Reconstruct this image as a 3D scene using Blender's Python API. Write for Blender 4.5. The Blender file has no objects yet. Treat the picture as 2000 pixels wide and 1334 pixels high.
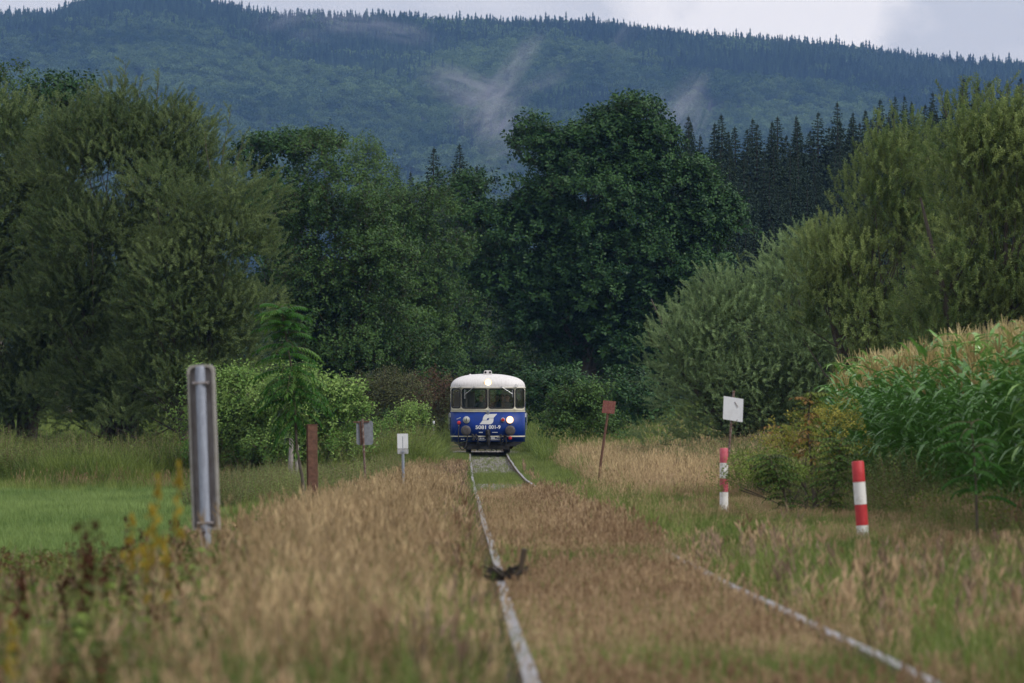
import bpy, bmesh, math, random
import numpy as np
from mathutils import Vector, Matrix, noise as mnoise, geometry as mgeo
R = math.radians
random.seed(7); rng = np.random.default_rng(7)
sc = bpy.context.scene
COL = sc.collection
# ------------------------------------------------------------------ camera, sky, sun, exposure
CAM_H = 0.87; FPX = 11111.0; HORIZ = 882.0
PITCH = math.atan((HORIZ - 667.0) / FPX)
cd = bpy.data.cameras.new('camera'); cam = bpy.data.objects.new('camera', cd); COL.objects.link(cam)
cam.location = (0, 0, CAM_H); cam.rotation_euler = (math.pi/2 + PITCH, 0, 0)
cd.lens = 200; cd.sensor_width = 36; cd.clip_start = 0.5; cd.clip_end = 20000
cd.dof.use_dof = True; cd.dof.focus_distance = 225; cd.dof.aperture_fstop = 7.4
sc.camera = cam
sc.view_settings.view_transform = 'Standard'; sc.view_settings.look = 'None'
sc.view_settings.exposure = 0.85; sc.view_settings.gamma = 1.0; sc.view_settings.use_curve_mapping = False
SUN_EL, SUN_AZ = R(46), R(118)          # azimuth clockwise from +Y (north): behind the camera, to the right
w = bpy.data.worlds.new('World'); sc.world = w; w.use_nodes = True
nt = w.node_tree; nt.nodes.clear()
def N(tree, kind, **kw):
    n = tree.nodes.new(kind)
    for k, v in kw.items(): setattr(n, k, v)
    return n
def build_world():
    L = nt.links.new
    out = N(nt, 'ShaderNodeOutputWorld'); bg = N(nt, 'ShaderNodeBackground'); bg.inputs[1].default_value = 0.1
    sky = N(nt, 'ShaderNodeTexSky', sky_type='NISHITA', sun_disc=False, sun_elevation=SUN_EL, sun_rotation=SUN_AZ)
    geo = N(nt, 'ShaderNodeTexCoord')
    sep = N(nt, 'ShaderNodeSeparateXYZ'); L(geo.outputs['Generated'], sep.inputs[0])
    # overcast veil: darker and bluer near the horizon, brighter overhead
    ramp = N(nt, 'ShaderNodeValToRGB'); L(sep.outputs['Z'], ramp.inputs[0])
    e = ramp.color_ramp.elements
    e[0].position = 0.0; e[0].color = (3.6, 3.45, 3.75, 1)
    e[1].position = 1.0; e[1].color = (6.6, 6.6, 6.8, 1)
    m = e.new(0.2); m.color = (4.0, 4.0, 4.25, 1)
    # cloud texture
    nz = N(nt, 'ShaderNodeTexNoise'); nz.inputs['Scale'].default_value = 9; nz.inputs['Detail'].default_value = 7; nz.inputs['Roughness'].default_value = .55
    mp = N(nt, 'ShaderNodeMapping'); mp.inputs['Scale'].default_value = (1, 1, 2.6); mp.inputs['Location'].default_value = (.37, .1, .2)
    L(geo.outputs['Generated'], mp.inputs[0]); L(mp.outputs[0], nz.inputs['Vector'])
    # one bright cloud bank over the right half of the ridge
    dist = N(nt, 'ShaderNodeVectorMath', operation='DISTANCE')
    s2 = N(nt, 'ShaderNodeVectorMath', operation='MULTIPLY'); s2.inputs[1].default_value = (1.0, 0.2, 2.0)
    L(geo.outputs['Generated'], s2.inputs[0]); L(s2.outputs[0], dist.inputs[0])
    dist.inputs[1].default_value = (0.044, 0.2, 0.0765*2.0)
    dn = N(nt, 'ShaderNodeMath', operation='MULTIPLY_ADD'); dn.inputs[1].default_value = .055
    nz2 = N(nt, 'ShaderNodeTexNoise'); nz2.inputs['Scale'].default_value = 60; nz2.inputs['Detail'].default_value = 7; nz2.inputs['Roughness'].default_value = .55
    L(geo.outputs['Generated'], nz2.inputs['Vector'])
    L(nz2.outputs['Fac'], dn.inputs[0]); L(dist.outputs['Value'], dn.inputs[2])
    bank = N(nt, 'ShaderNodeMapRange'); bank.inputs['From Min'].default_value = .058; bank.inputs['From Max'].default_value = .042
    L(dn.outputs[0], bank.inputs[0])
    cl = N(nt, 'ShaderNodeMapRange'); cl.inputs['From Min'].default_value = .52; cl.inputs['From Max'].default_value = .68; cl.inputs['To Max'].default_value = .55
    L(nz.outputs['Fac'], cl.inputs[0])
    mx = N(nt, 'ShaderNodeMath', operation='MAXIMUM'); L(bank.outputs[0], mx.inputs[0]); L(cl.outputs[0], mx.inputs[1])
    mixs = N(nt, 'ShaderNodeMix', data_type='RGBA'); mixs.inputs[0].default_value = .9
    L(sky.outputs[0], mixs.inputs[6]); L(ramp.outputs[0], mixs.inputs[7])
    mixc = N(nt, 'ShaderNodeMix', data_type='RGBA'); L(mx.outputs[0], mixc.inputs[0]); L(mixs.outputs[2], mixc.inputs[6]); mixc.inputs[7].default_value = (5.9, 5.6, 5.5, 1)
    L(mixc.outputs[2], bg.inputs[0]); L(bg.outputs[0], out.inputs[0])
build_world()
sl = bpy.data.lights.new('sun', 'SUN'); sl.energy = 1.5; sl.angle = R(10); sl.color = (1, .95, .88)
so = bpy.data.objects.new('sun', sl); COL.objects.link(so)
sd = Vector((math.sin(SUN_AZ)*math.cos(SUN_EL), math.cos(SUN_AZ)*math.cos(SUN_EL), math.sin(SUN_EL)))
so.rotation_euler = sd.to_track_quat('Z', 'Y').to_euler(); so.location = sd*100
c = sc.cycles
c.max_bounces = 5; c.diffuse_bounces = 2; c.glossy_bounces = 2; c.transmission_bounces = 3; c.transparent_max_bounces = 8
c.volume_bounces = 0; c.use_denoising = True; c.sample_clamp_indirect = 4; c.caustics_reflective = False; c.caustics_refractive = False
try: c.volume_step_rate = 2.0; c.volume_max_steps = 64
except Exception: pass
HAZE_DENSITY = .54e-4; HAZE_COLOR = (.27, .5, 1.0)
# ------------------------------------------------------------------ helpers
def P(x, y, D):
    a = (x-1000)/FPX; b = (667-y)/FPX
    cy, s = math.cos(PITCH), math.sin(PITCH)
    d = Vector((a, cy - b*s, s + b*cy)); k = D/d.y
    return Vector((d.x*k, D, CAM_H + d.z*k))
def PXM(D): return FPX/D
def trackx(Y): return 1.01 - 0.0085*Y
def railz(Y):
    if Y < 125: return 0.0
    if Y < 235: return 6.9e-5*(Y-125)**2
    return 6.9e-5*110**2 + 0.01518*(Y-235)
railz_v = np.vectorize(railz)
def sstep(a, b, x): t = np.clip((x-a)/(b-a), 0, 1); return t*t*(3-2*t)
def ground(X, Y):
    X = np.asarray(X, float); Y = np.asarray(Y, float)
    u = X - (1.01-0.0085*Y); rz = railz_v(Y)
    base = rz - .17
    near = np.where(np.abs(u) < 1.5, base, base)
    left = sstep(-2.8, -4.2, u)
    mead = -.45 + .0*Y + np.maximum(0, Y-192)*.025
    z = near*(1-left) + mead*left
    right = sstep(1.6, 3.2, u)*.12 + np.maximum(0, u-5.3)*.125*np.exp(-np.maximum(0, u-5.3)/30)
    right = np.minimum(right, 3.0)
    z = z + np.where(u > 0, right, 0)
    z = z + .05*np.sin(X*1.3+Y*.31)*np.clip((np.abs(u)-1.6)/2, 0, 1)
    hill = sstep(380, 640, Y)*(6+sstep(-30, 60, X)*9)
    far = sstep(640, 3300, Y)*10
    zz = np.where(Y > 350, np.minimum(z, 2.6+.0*Y), z)
    return zz + hill + far
def G(X, Y): return float(ground(X, Y))
ALL = []
def link(o, parent=None):
    COL.objects.link(o)
    if parent: o.parent = parent
    return o
def tag(o, label=None, cat=None, group=None, kind=None):
    if label: o['label'] = label
    if cat: o['category'] = cat
    if group: o['group'] = group
    if kind: o['kind'] = kind
    return o
def empty(name, loc=(0,0,0), rot=(0,0,0), parent=None):
    o = bpy.data.objects.new(name, None); o.empty_display_size = .2; link(o, parent); o.location = loc; o.rotation_euler = rot; return o
class MB:
    def __init__(s): s.v = []; s.f = []; s.m = []
    def add(s, vs, fs, mi=0):
        b = len(s.v); s.v += [tuple(v) for v in vs]; s.f += [tuple(b+i for i in f) for f in fs]; s.m += [mi]*len(fs)
    def box(s, c, d, mi=0, rot=None):
        vs = [Vector(((i&1)-.5, ((i>>1)&1)-.5, ((i>>2)&1)-.5)) for i in range(8)]
        vs = [Vector((v.x*d[0], v.y*d[1], v.z*d[2])) for v in vs]
        if rot: vs = [rot @ v for v in vs]
        s.add([v+Vector(c) for v in vs], [(0,2,3,1),(4,5,7,6),(0,1,5,4),(2,6,7,3),(0,4,6,2),(1,3,7,5)], mi)
    def tube(s, path, rad, n=8, mi=0, cap=True):
        path = [Vector(p) for p in path]; k = len(path)
        if not hasattr(rad, '__len__'): rad = [rad]*k
        b = len(s.v); up = None
        for i, p in enumerate(path):
            t = (path[min(i+1, k-1)] - path[max(i-1, 0)]); t = t.normalized() if t.length > 1e-9 else Vector((0,0,1))
            if up is None: up = t.orthogonal().normalized()
            a = (up - t*up.dot(t)); a = a.normalized() if a.length > 1e-6 else t.orthogonal().normalized(); up = a; bb = t.cross(a)
            for j in range(n):
                q = 2*math.pi*j/n; s.v.append(tuple(p + (a*math.cos(q)+bb*math.sin(q))*rad[i]))
        for i in range(k-1):
            for j in range(n):
                s.f.append((b+i*n+j, b+i*n+(j+1)%n, b+(i+1)*n+(j+1)%n, b+(i+1)*n+j)); s.m.append(mi)
        if cap:
            s.f.append(tuple(b+j for j in reversed(range(n)))); s.f.append(tuple(b+(k-1)*n+j for j in range(n))); s.m += [mi, mi]
    def lathe(s, prof, origin=(0,0,0), axis='Z', n=20, mi=0):
        O = Vector(origin); b = len(s.v)
        for r, h in prof:
            for j in range(n):
                q = 2*math.pi*j/n; x, y = r*math.cos(q), r*math.sin(q)
                s.v.append(tuple(O + (Vector((x, y, h)) if axis == 'Z' else Vector((x, -h, y)) if axis == 'Y' else Vector((h, x, y)))))
        for i in range(len(prof)-1):
            for j in range(n):
                s.f.append((b+i*n+j, b+i*n+(j+1)%n, b+(i+1)*n+(j+1)%n, b+(i+1)*n+j)); s.m.append(mi)
        s.f.append(tuple(b+j for j in reversed(range(n)))); s.f.append(tuple(b+(len(prof)-1)*n+j for j in range(n))); s.m += [mi, mi]
    def prism(s, poly, y0, y1, mi=0):           # polygon in (x, z), extruded along y
        n = len(poly); s.add([(p[0], y0, p[1]) for p in poly] + [(p[0], y1, p[1]) for p in poly],
                             [tuple(range(n)), tuple(reversed(range(n, 2*n)))] + [(i, n+i, n+(i+1)%n, (i+1)%n) for i in range(n)], mi)
    def mesh(s, name, mats, smooth=False):
        me = bpy.data.meshes.new(name); me.from_pydata(s.v, [], s.f)
        for m in (mats if isinstance(mats, (list, tuple)) else [mats]): me.materials.append(m)
        me.polygons.foreach_set('material_index', s.m)
        if smooth: me.polygons.foreach_set('use_smooth', [True]*len(s.f))
        me.update(); return me
    def build(s, name, mats, parent=None, smooth=False, loc=None, bevel=0):
        o = bpy.data.objects.new(name, s.mesh(name, mats, smooth)); link(o, parent)
        if loc is not None: o.location = loc
        if bevel:
            b = o.modifiers.new('bevel', 'BEVEL'); b.width = bevel; b.segments = 2; b.limit_method = 'ANGLE'
        if smooth:
            try: o.data.set_sharp_from_angle(angle=R(40))
            except Exception: pass
        return o
# ------------------------------------------------------------------ materials
def mat(name, col, rough=.6, col2=None, scale=4.0, spec=.4, metal=0, bump=0, emit=None, detail=4, fac=(.35,.65), coord='Object', stretch=None):
    m = bpy.data.materials.new(name); m.use_nodes = True; t = m.node_tree; p = t.nodes['Principled BSDF']
    p.inputs['Base Color'].default_value = (*col, 1); p.inputs['Roughness'].default_value = rough
    p.inputs['Specular IOR Level'].default_value = spec; p.inputs['Metallic'].default_value = metal
    if emit: p.inputs['Emission Color'].default_value = (*emit[:3], 1); p.inputs['Emission Strength'].default_value = emit[3]
    if col2 or bump:
        tc = N(t, 'ShaderNodeTexCoord'); nz = N(t, 'ShaderNodeTexNoise'); nz.inputs['Scale'].default_value = scale; nz.inputs['Detail'].default_value = detail; nz.inputs['Roughness'].default_value = .65
        if stretch:
            mp = N(t, 'ShaderNodeMapping'); mp.inputs['Scale'].default_value = stretch; t.links.new(tc.outputs[coord], mp.inputs[0]); t.links.new(mp.outputs[0], nz.inputs['Vector'])
        else: t.links.new(tc.outputs[coord], nz.inputs['Vector'])
        if col2:
            mr = N(t, 'ShaderNodeMapRange'); mr.inputs['From Min'].default_value = fac[0]; mr.inputs['From Max'].default_value = fac[1]
            mx = N(t, 'ShaderNodeMix', data_type='RGBA'); mx.inputs[6].default_value = (*col, 1); mx.inputs[7].default_value = (*col2, 1)
            t.links.new(nz.outputs['Fac'], mr.inputs[0]); t.links.new(mr.outputs[0], mx.inputs[0]); t.links.new(mx.outputs[2], p.inputs['Base Color'])
        if bump:
            b = N(t, 'ShaderNodeBump'); b.inputs['Strength'].default_value = bump; b.inputs['Distance'].default_value = .02
            t.links.new(nz.outputs['Fac'], b.inputs['Height']); t.links.new(b.outputs[0], p.inputs['Normal'])
    return m
def leafmat(name, ca, cb, trans=.3, rough=.45, spec=.35):
    """leaf surface, colour varied from plant to plant and sprig to sprig by the instance's own tint"""
    m = bpy.data.materials.new(name); m.use_nodes = True; t = m.node_tree; t.nodes.clear(); L = t.links.new
    out = N(t, 'ShaderNodeOutputMaterial'); p = N(t, 'ShaderNodeBsdfPrincipled'); tr = N(t, 'ShaderNodeBsdfTranslucent'); mx = N(t, 'ShaderNodeMixShader')
    at = N(t, 'ShaderNodeAttribute', attribute_type='INSTANCER', attribute_name='tint')
    cr = N(t, 'ShaderNodeMix', data_type='RGBA'); cr.inputs[6].default_value = (*ca, 1); cr.inputs[7].default_value = (*cb, 1)
    L(at.outputs['Fac'], cr.inputs[0]); L(cr.outputs[2], p.inputs['Base Color']); L(cr.outputs[2], tr.inputs[0])
    p.inputs['Roughness'].default_value = rough; p.inputs['Specular IOR Level'].default_value = spec*.35
    mx.inputs[0].default_value = trans; L(p.outputs[0], mx.inputs[1]); L(tr.outputs[0], mx.inputs[2]); L(mx.outputs[0], out.inputs[0])
    return m
M = dict(
    bark=mat('bark', (.06,.048,.036), .9, (.11,.095,.075), 6, bump=.6),
    twig=mat('twig', (.075,.055,.035), .8),
    soil=None, darkbark=mat('dark_spruce_bark', (.02,.016,.013), .95),
    rail_top=mat('rail_steel', (.17,.155,.155), .55, (.27,.26,.27), 1.3, metal=.3, fac=(.35,.65), detail=5),
    rail_side=mat('rail_rust', (.10,.065,.045), .85, (.16,.1,.07), 12),
    sleeper=mat('sleeper_wood', (.10,.085,.075), .85, (.2,.175,.155), 5, bump=.5, stretch=(1,8,8)),
    ballast=mat('ballast_stone', (.17,.155,.145), .85, (.29,.27,.26), 22, bump=.8),
    blue=mat('blue_paint', (.003,.032,.24), .5, (.008,.03,.15), 2.2, spec=.22),
    cream=mat('cream_paint', (.62,.59,.47), .5, (.5,.45,.33), 9, fac=(.45,.8)),
    roofw=mat('white_roof_paint', (.62,.60,.60), .55, (.48,.45,.44), 5, fac=(.45,.75), stretch=(6,1,1)),
    rubber=mat('black_rubber', (.012,.012,.014), .7),
    under=mat('black_underframe', (.014,.015,.018), .8, (.03,.027,.025), 8),
    buff=mat('greasy_buffer_steel', (.05,.045,.048), .55, (.09,.08,.078), 14),
    chrome=mat('bare_metal', (.55,.56,.58), .35, metal=.8),
    white=mat('white_lettering', (.78,.78,.78), .5),
    redlens=mat('red_lens', (.45,.012,.02), .25, spec=.6),
    redpaint=mat('red_paint', (.52,.03,.04), .5),
    lampglass=mat('lamp_glass', (.34,.36,.34), .18, (.5,.5,.46), 30, spec=.8),
    lit=mat('lit_lamp', (1,.9,.7), .4, emit=(1,.83,.58,4.5)), glowrim=mat('lamp_glow', (1,.7,.4), .4, emit=(1,.55,.25,.55)),  # rim material emits by itself: the lamps' warm halo put into its colour
    interior=mat('interior_panel', (.34,.36,.4), .7),
    seat=mat('seat_cover', (.05,.05,.065), .9),
    floorm=mat('vehicle_floor', (.06,.06,.06), .8),
    skin=mat('skin', (.62,.4,.31), .55), hair=mat('dark_hair', (.02,.015,.012), .7),
    shirt=mat('dark_blue_shirt', (.07,.08,.13), .85), shirt2=mat('grey_blue_jacket', (.1,.12,.14), .85),
    trousers=mat('dark_trousers', (.025,.025,.03), .85),
    rust=mat('rusty_steel', (.085,.042,.028), .85, (.15,.075,.05), 18, bump=.3),
    rustpole=mat('flaking_rusty_pole', (.11,.06,.045), .85, (.27,.22,.2), 25, fac=(.45,.65)),
    galv=mat('galvanised_pipe', (.33,.36,.43), .5, (.24,.26,.31), 12, metal=.3, stretch=(4,4,1)),
    boardbk=mat('weathered_board_back', (.19,.16,.155), .75, (.29,.27,.27), 7, stretch=(6,6,1.2)),
    rim=mat('pale_board_rim', (.36,.35,.33), .7, (.28,.26,.23), 14),
    signgrey=mat('grey_sign_back', (.2,.22,.25), .6, (.14,.15,.17), 14),
    signwhite=mat('white_sign_enamel', (.72,.73,.76), .5, (.6,.6,.62), 7, fac=(.5,.8)),
    signfoot=mat('grey_sign_foot', (.45,.45,.47), .6, (.3,.3,.3), 20),  # blotchy grey, darker than the white enamel above it
    red=mat('marker_red', (.42,.022,.03), .55, (.5,.045,.05), 14),
    redold=mat('faded_marker_red', (.42,.06,.09), .65, (.5,.12,.15), 14),
    mwhite=mat('marker_white', (.74,.73,.72), .6, (.5,.47,.42), 12, fac=(.5,.75)),
    signred=mat('rusted_red_sign', (.17,.05,.04), .7, (.27,.13,.1), 26, fac=(.45,.7)),
    concrete=mat('weathered_stub', (.3,.28,.26), .85, (.2,.17,.15), 9),
)
def glassmat():
    m = bpy.data.materials.new('window_glass'); m.use_nodes = True; t = m.node_tree; t.nodes.clear(); L = t.links.new
    out = N(t, 'ShaderNodeOutputMaterial'); g = N(t, 'ShaderNodeBsdfGlossy'); tr = N(t, 'ShaderNodeBsdfTransparent'); mx = N(t, 'ShaderNodeMixShader'); fr = N(t, 'ShaderNodeFresnel')
    g.inputs['Roughness'].default_value = .04; tr.inputs[0].default_value = (.95, .98, .98, 1)
    ad = N(t, 'ShaderNodeMath', operation='ADD'); ad.inputs[1].default_value = .15; L(fr.outputs[0], ad.inputs[0])
    L(ad.outputs[0], mx.inputs[0]); L(tr.outputs[0], mx.inputs[1]); L(g.outputs[0], mx.inputs[2]); L(mx.outputs[0], out.inputs[0]); return m
M['glass'] = glassmat()
def groundmat():
    m = bpy.data.materials.new('earth_and_turf'); m.use_nodes = True; t = m.node_tree; p = t.nodes['Principled BSDF']; L = t.links.new
    tc = N(t, 'ShaderNodeTexCoord'); n1 = N(t, 'ShaderNodeTexNoise'); n1.inputs['Scale'].default_value = .35; n1.inputs['Detail'].default_value = 8
    n2 = N(t, 'ShaderNodeTexNoise'); n2.inputs['Scale'].default_value = 14; n2.inputs['Detail'].default_value = 5
    L(tc.outputs['Object'], n1.inputs['Vector']); L(tc.outputs['Object'], n2.inputs['Vector'])
    r = N(t, 'ShaderNodeValToRGB'); e = r.color_ramp.elements; e[0].position = .38; e[0].color = (.045,.06,.02,1); e[1].position = .62; e[1].color = (.12,.085,.045,1)
    L(n1.outputs['Fac'], r.inputs[0]); mx = N(t, 'ShaderNodeMix', data_type='RGBA', blend_type='MULTIPLY'); mx.inputs[0].default_value = .6
    r2 = N(t, 'ShaderNodeValToRGB'); r2.color_ramp.elements[0].position = .3; r2.color_ramp.elements[0].color = (.45,.45,.45,1); r2.color_ramp.elements[1].position = .7
    L(n2.outputs['Fac'], r2.inputs[0]); L(r.outputs[0], mx.inputs[6]); L(r2.outputs[0], mx.inputs[7]); L(mx.outputs[2], p.inputs['Base Color'])
    p.inputs['Roughness'].default_value = .95; p.inputs['Specular IOR Level'].default_value = .1
    b = N(t, 'ShaderNodeBump'); b.inputs['Distance'].default_value = .05; L(n2.outputs['Fac'], b.inputs['Height']); L(b.outputs[0], p.inputs['Normal'])
    return m
M['soil'] = groundmat()
# leaves: (darker, lighter)
LM = dict(
    willow=leafmat('willow_leaf', (.07,.115,.038), (.2,.265,.1), 0.4, .42, .45),
    willow2=leafmat('golden_willow_leaf', (.1,.16,.048), (.29,.36,.125), 0.42, .42, .45),
    sallow=leafmat('sallow_leaf', (.12,.19,.08), (.29,.4,.18), 0.4, .42, .4),
    oak=leafmat('oak_leaf', (.016,.048,.016), (.052,.115,.034), .22, .4, .35),
    alder=leafmat('alder_leaf', (.026,.062,.018), (.075,.14,.036), .25, .4, .35),
    pale=leafmat('pale_broad_leaf', (.045,.1,.028), (.11,.19,.055), .3, .45),
    bright=leafmat('bright_green_leaf', (.11,.215,.045), (.31,.44,.13), .38, .45),
    olive=leafmat('olive_leaf', (.06,.075,.03), (.13,.14,.06), .3, .5),
    dead=leafmat('dead_brown_leaf', (.07,.04,.028), (.14,.09,.06), .2, .8, .1),
    yellow=leafmat('yellowing_leaf', (.12,.16,.03), (.36,.33,.07), .35, .5),
    redtip=leafmat('reddish_young_leaf', (.2,.12,.04), (.33,.2,.08), .35, .5),
    ash=leafmat('pinnate_leaf', (.04,.12,.02), (.12,.26,.045), .35, .42),
    needle=leafmat('spruce_needles', (.026,.045,.028), (.065,.095,.05), .1, .6, .2),
    farneedle=leafmat('far_spruce_needles', (.01,.024,.018), (.045,.08,.045), .1, .7, .1),
    farleaf=leafmat('far_broadleaf', (.025,.06,.022), (.13,.2,.07), .25, .6, .2),
    rank=leafmat('rank_green_grass', (.085,.135,.028), (.25,.31,.08), .35, .45, .3),
    dry=leafmat('dry_grass', (.2,.135,.07), (.62,.47,.27), .3, .6, .2),
    drypink=leafmat('reddish_dry_grass', (.24,.155,.09), (.52,.385,.24), .3, .7, .15),
    deadweed=leafmat('dead_weed_stems', (.13,.085,.06), (.3,.215,.155), .2, .8, .1),
    green=leafmat('green_grass', (.085,.13,.03), (.23,.28,.08), .35, .45, .3),
    lush=leafmat('lush_meadow_grass', (.115,.19,.05), (.23,.325,.1), .35, .45, .3),
    weed=leafmat('weed_leaf', (.06,.11,.025), (.2,.27,.06), .3, .5, .3),
    dock=leafmat('dock_seeds', (.05,.02,.012), (.13,.06,.03), .15, .8, .1),
    ochre=leafmat('ochre_flower', (.3,.22,.03), (.4,.3,.05), .3, .7, .1),
    corn=leafmat('maize_leaf', (.085,.21,.038), (.26,.44,.11), .25, .33, 1.7),
    tassel=leafmat('maize_tassel', (.3,.23,.1), (.56,.46,.26), .3, .7, .1),
)
# ------------------------------------------------------------------ scatter by geometry nodes
GROUPS = {}
def source(name, meshes):
    col = bpy.data.collections.new(name)
    for i, me in enumerate(meshes):
        o = bpy.data.objects.new('%s_%02d' % (name, i), me); col.objects.link(o)
    ng = bpy.data.node_groups.new(name, 'GeometryNodeTree')
    ng.interface.new_socket('Geometry', in_out='INPUT', socket_type='NodeSocketGeometry'); ng.interface.new_socket('Geometry', in_out='OUTPUT', socket_type='NodeSocketGeometry')
    gi = N(ng, 'NodeGroupInput'); go = N(ng, 'NodeGroupOutput'); ip = N(ng, 'GeometryNodeInstanceOnPoints'); ci = N(ng, 'GeometryNodeCollectionInfo')
    ci.inputs[0].default_value = col; ci.inputs[1].default_value = True; ci.inputs[2].default_value = True
    def att(nm, ty): a = N(ng, 'GeometryNodeInputNamedAttribute', data_type=ty); a.inputs['Name'].default_value = nm; return a.outputs['Attribute']
    L = ng.links.new; L(gi.outputs[0], ip.inputs['Points']); L(ci.outputs[0], ip.inputs['Instance']); ip.inputs['Pick Instance'].default_value = True
    L(att('var', 'INT'), ip.inputs['Instance Index']); L(att('rot', 'FLOAT_VECTOR'), ip.inputs['Rotation']); L(att('scl', 'FLOAT_VECTOR'), ip.inputs['Scale'])
    L(ip.outputs[0], go.inputs[0]); GROUPS[name] = (ng, len(meshes)); return name
def scatter(name, src, pts, rot, scl, tint, parent=None, loc=(0,0,0)):
    ng, nv = GROUPS[src]; n = len(pts)
    me = bpy.data.meshes.new(name); me.vertices.add(n)
    me.vertices.foreach_set('co', (np.asarray(pts, float) - np.asarray(loc)).astype(np.float32).ravel())
    a = me.attributes.new('rot', 'FLOAT_VECTOR', 'POINT'); a.data.foreach_set('vector', np.asarray(rot, np.float32).ravel())
    s = np.asarray(scl, np.float32); s = np.repeat(s[:, None], 3, 1) if s.ndim == 1 else s
    a = me.attributes.new('scl', 'FLOAT_VECTOR', 'POINT'); a.data.foreach_set('vector', s.ravel())
    a = me.attributes.new('tint', 'FLOAT', 'POINT'); a.data.foreach_set('value', np.clip(tint, 0, 1).astype(np.float32))
    a = me.attributes.new('var', 'INT', 'POINT'); a.data.foreach_set('value', rng.integers(0, nv, n).astype(np.int32))
    o = bpy.data.objects.new(name, me); link(o, parent); o['kind'] = 'stuff'
    if parent is None: o.location = loc
    m = o.modifiers.new('scatter', 'NODES'); m.node_group = ng
    return o
def vnoise(X, Y, s, seed=0):
    """cheap smooth 2-D value noise, 0..1"""
    x = np.asarray(X)*s + 17.3*seed; y = np.asarray(Y)*s + 9.1*seed
    xi = np.floor(x).astype(np.int64); yi = np.floor(y).astype(np.int64); xf = x-xi; yf = y-yi
    def h(a, b):
        k = (a*374761393 + b*668265263 + seed*1442695) & 0xffffffff; k = ((k ^ (k >> 13))*1274126177) & 0xffffffff; return ((k ^ (k >> 16)) & 0xffff)/65535.
    xf = xf*xf*(3-2*xf); yf = yf*yf*(3-2*yf)
    return (h(xi, yi)*(1-xf)+h(xi+1, yi)*xf)*(1-yf) + (h(xi, yi+1)*(1-xf)+h(xi+1, yi+1)*xf)*yf
def fnoise(X, Y, s, seed=0): return .55*vnoise(X, Y, s, seed)+.3*vnoise(X, Y, s*2.1, seed+1)+.15*vnoise(X, Y, s*4.3, seed+2)
# ------------------------------------------------------------------ plant pieces
def leaf(mb, o, d, up, L_, W, mi=0, droop=.15, lobes=False):
    d = d.normalized(); s = d.cross(up); s = s.normalized() if s.length > 1e-5 else d.orthogonal().normalized(); nrm = s.cross(d)
    tip = o + d*L_ - nrm*droop*L_; mid = o + d*L_*.5 + nrm*.04*L_
    if lobes:
        a = o+d*L_*.3+s*W*.5; b = o+d*L_*.3-s*W*.5; e = o+d*L_*.72+s*W*.42-nrm*.08*L_; f = o+d*L_*.72-s*W*.42-nrm*.08*L_
        mb.add([o, a, e, tip, f, b], [(0,1,2,3,4,5)], mi)
    else: mb.add([o, mid+s*W*.5, tip, mid-s*W*.5], [(0,1,2,3)], mi)
def rv(a=1): return Vector((random.uniform(-a,a), random.uniform(-a,a), random.uniform(-a,a)))
def broad_spray(seed, n=15, L_=.5, leafL=.11, leafW=.075, m='oak', lobes=False):
    random.seed(seed); mb = MB()
    mb.tube([(0,0,0), rv(.03)+Vector((0,0,L_*.5)), rv(.06)+Vector((0,0,L_))], [.008,.005,.002], 3, 0, False)
    for i in range(n):
        h = L_*random.uniform(.15, 1.05); q = i*2.4+random.uniform(-.4,.4); t = random.uniform(.5, 1.25)
        d = Vector((math.cos(q)*math.sin(t), math.sin(q)*math.sin(t), math.cos(t)*.7)); o = Vector((0,0,h)) + d*random.uniform(.02, .3*L_)
        leaf(mb, o, d+rv(.35), Vector((0,0,1))+rv(.5), leafL*random.uniform(.7,1.3), leafW*random.uniform(.8,1.2), 1, .2, lobes)
    return mb.mesh('spray', [M['twig'], LM[m]])
def willow_spray(seed, n=30, L_=1.0, leafL=.12, leafW=.022, m='willow', bend=.3):
    random.seed(seed); mb = MB(); q0 = random.uniform(0, 6.28)
    def pt(t): return Vector((math.cos(q0)*bend*t*t, math.sin(q0)*bend*t*t, L_*t*(1-.1*t)))
    mb.tube([pt(0), pt(.5), pt(1)], [.007,.004,.0015], 3, 0, False)
    for i in range(n):
        t = .12+.88*i/n; q = i*2.4; a = random.uniform(.5, 1.1); ax = (pt(min(1,t+.05))-pt(t-.05)).normalized(); sd_ = ax.orthogonal().normalized(); sd_ = Matrix.Rotation(q, 3, ax) @ sd_
        d = ax*math.cos(a)+sd_*math.sin(a)
        leaf(mb, pt(t), d, ax+rv(.6), leafL*random.uniform(.75,1.25)*(1-.3*t), leafW*random.uniform(.8,1.3), 1, .25)
    return mb.mesh('shoot', [M['twig'], LM[m]])
def blade(mb, x, y, h, lean, az, wdt, mi=0, seg=3):
    c, s = math.cos(az), math.sin(az); px, py = -s, c; vs = []
    for i in range(seg+1):
        t = i/seg; r = lean*t*t; z = h*(t - .18*lean/h*t*t*min(1, lean/h*1.5)) ; ww = wdt*(1-t*.85)*.5
        vs += [(x+c*r-px*ww, y+s*r-py*ww, z), (x+c*r+px*ww, y+s*r+py*ww, z)]
    mb.add(vs, [(2*i, 2*i+1, 2*i+3, 2*i+2) for i in range(seg)], mi)
    return Vector((x+c*lean, y+s*lean, vs[-1][2]))
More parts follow.
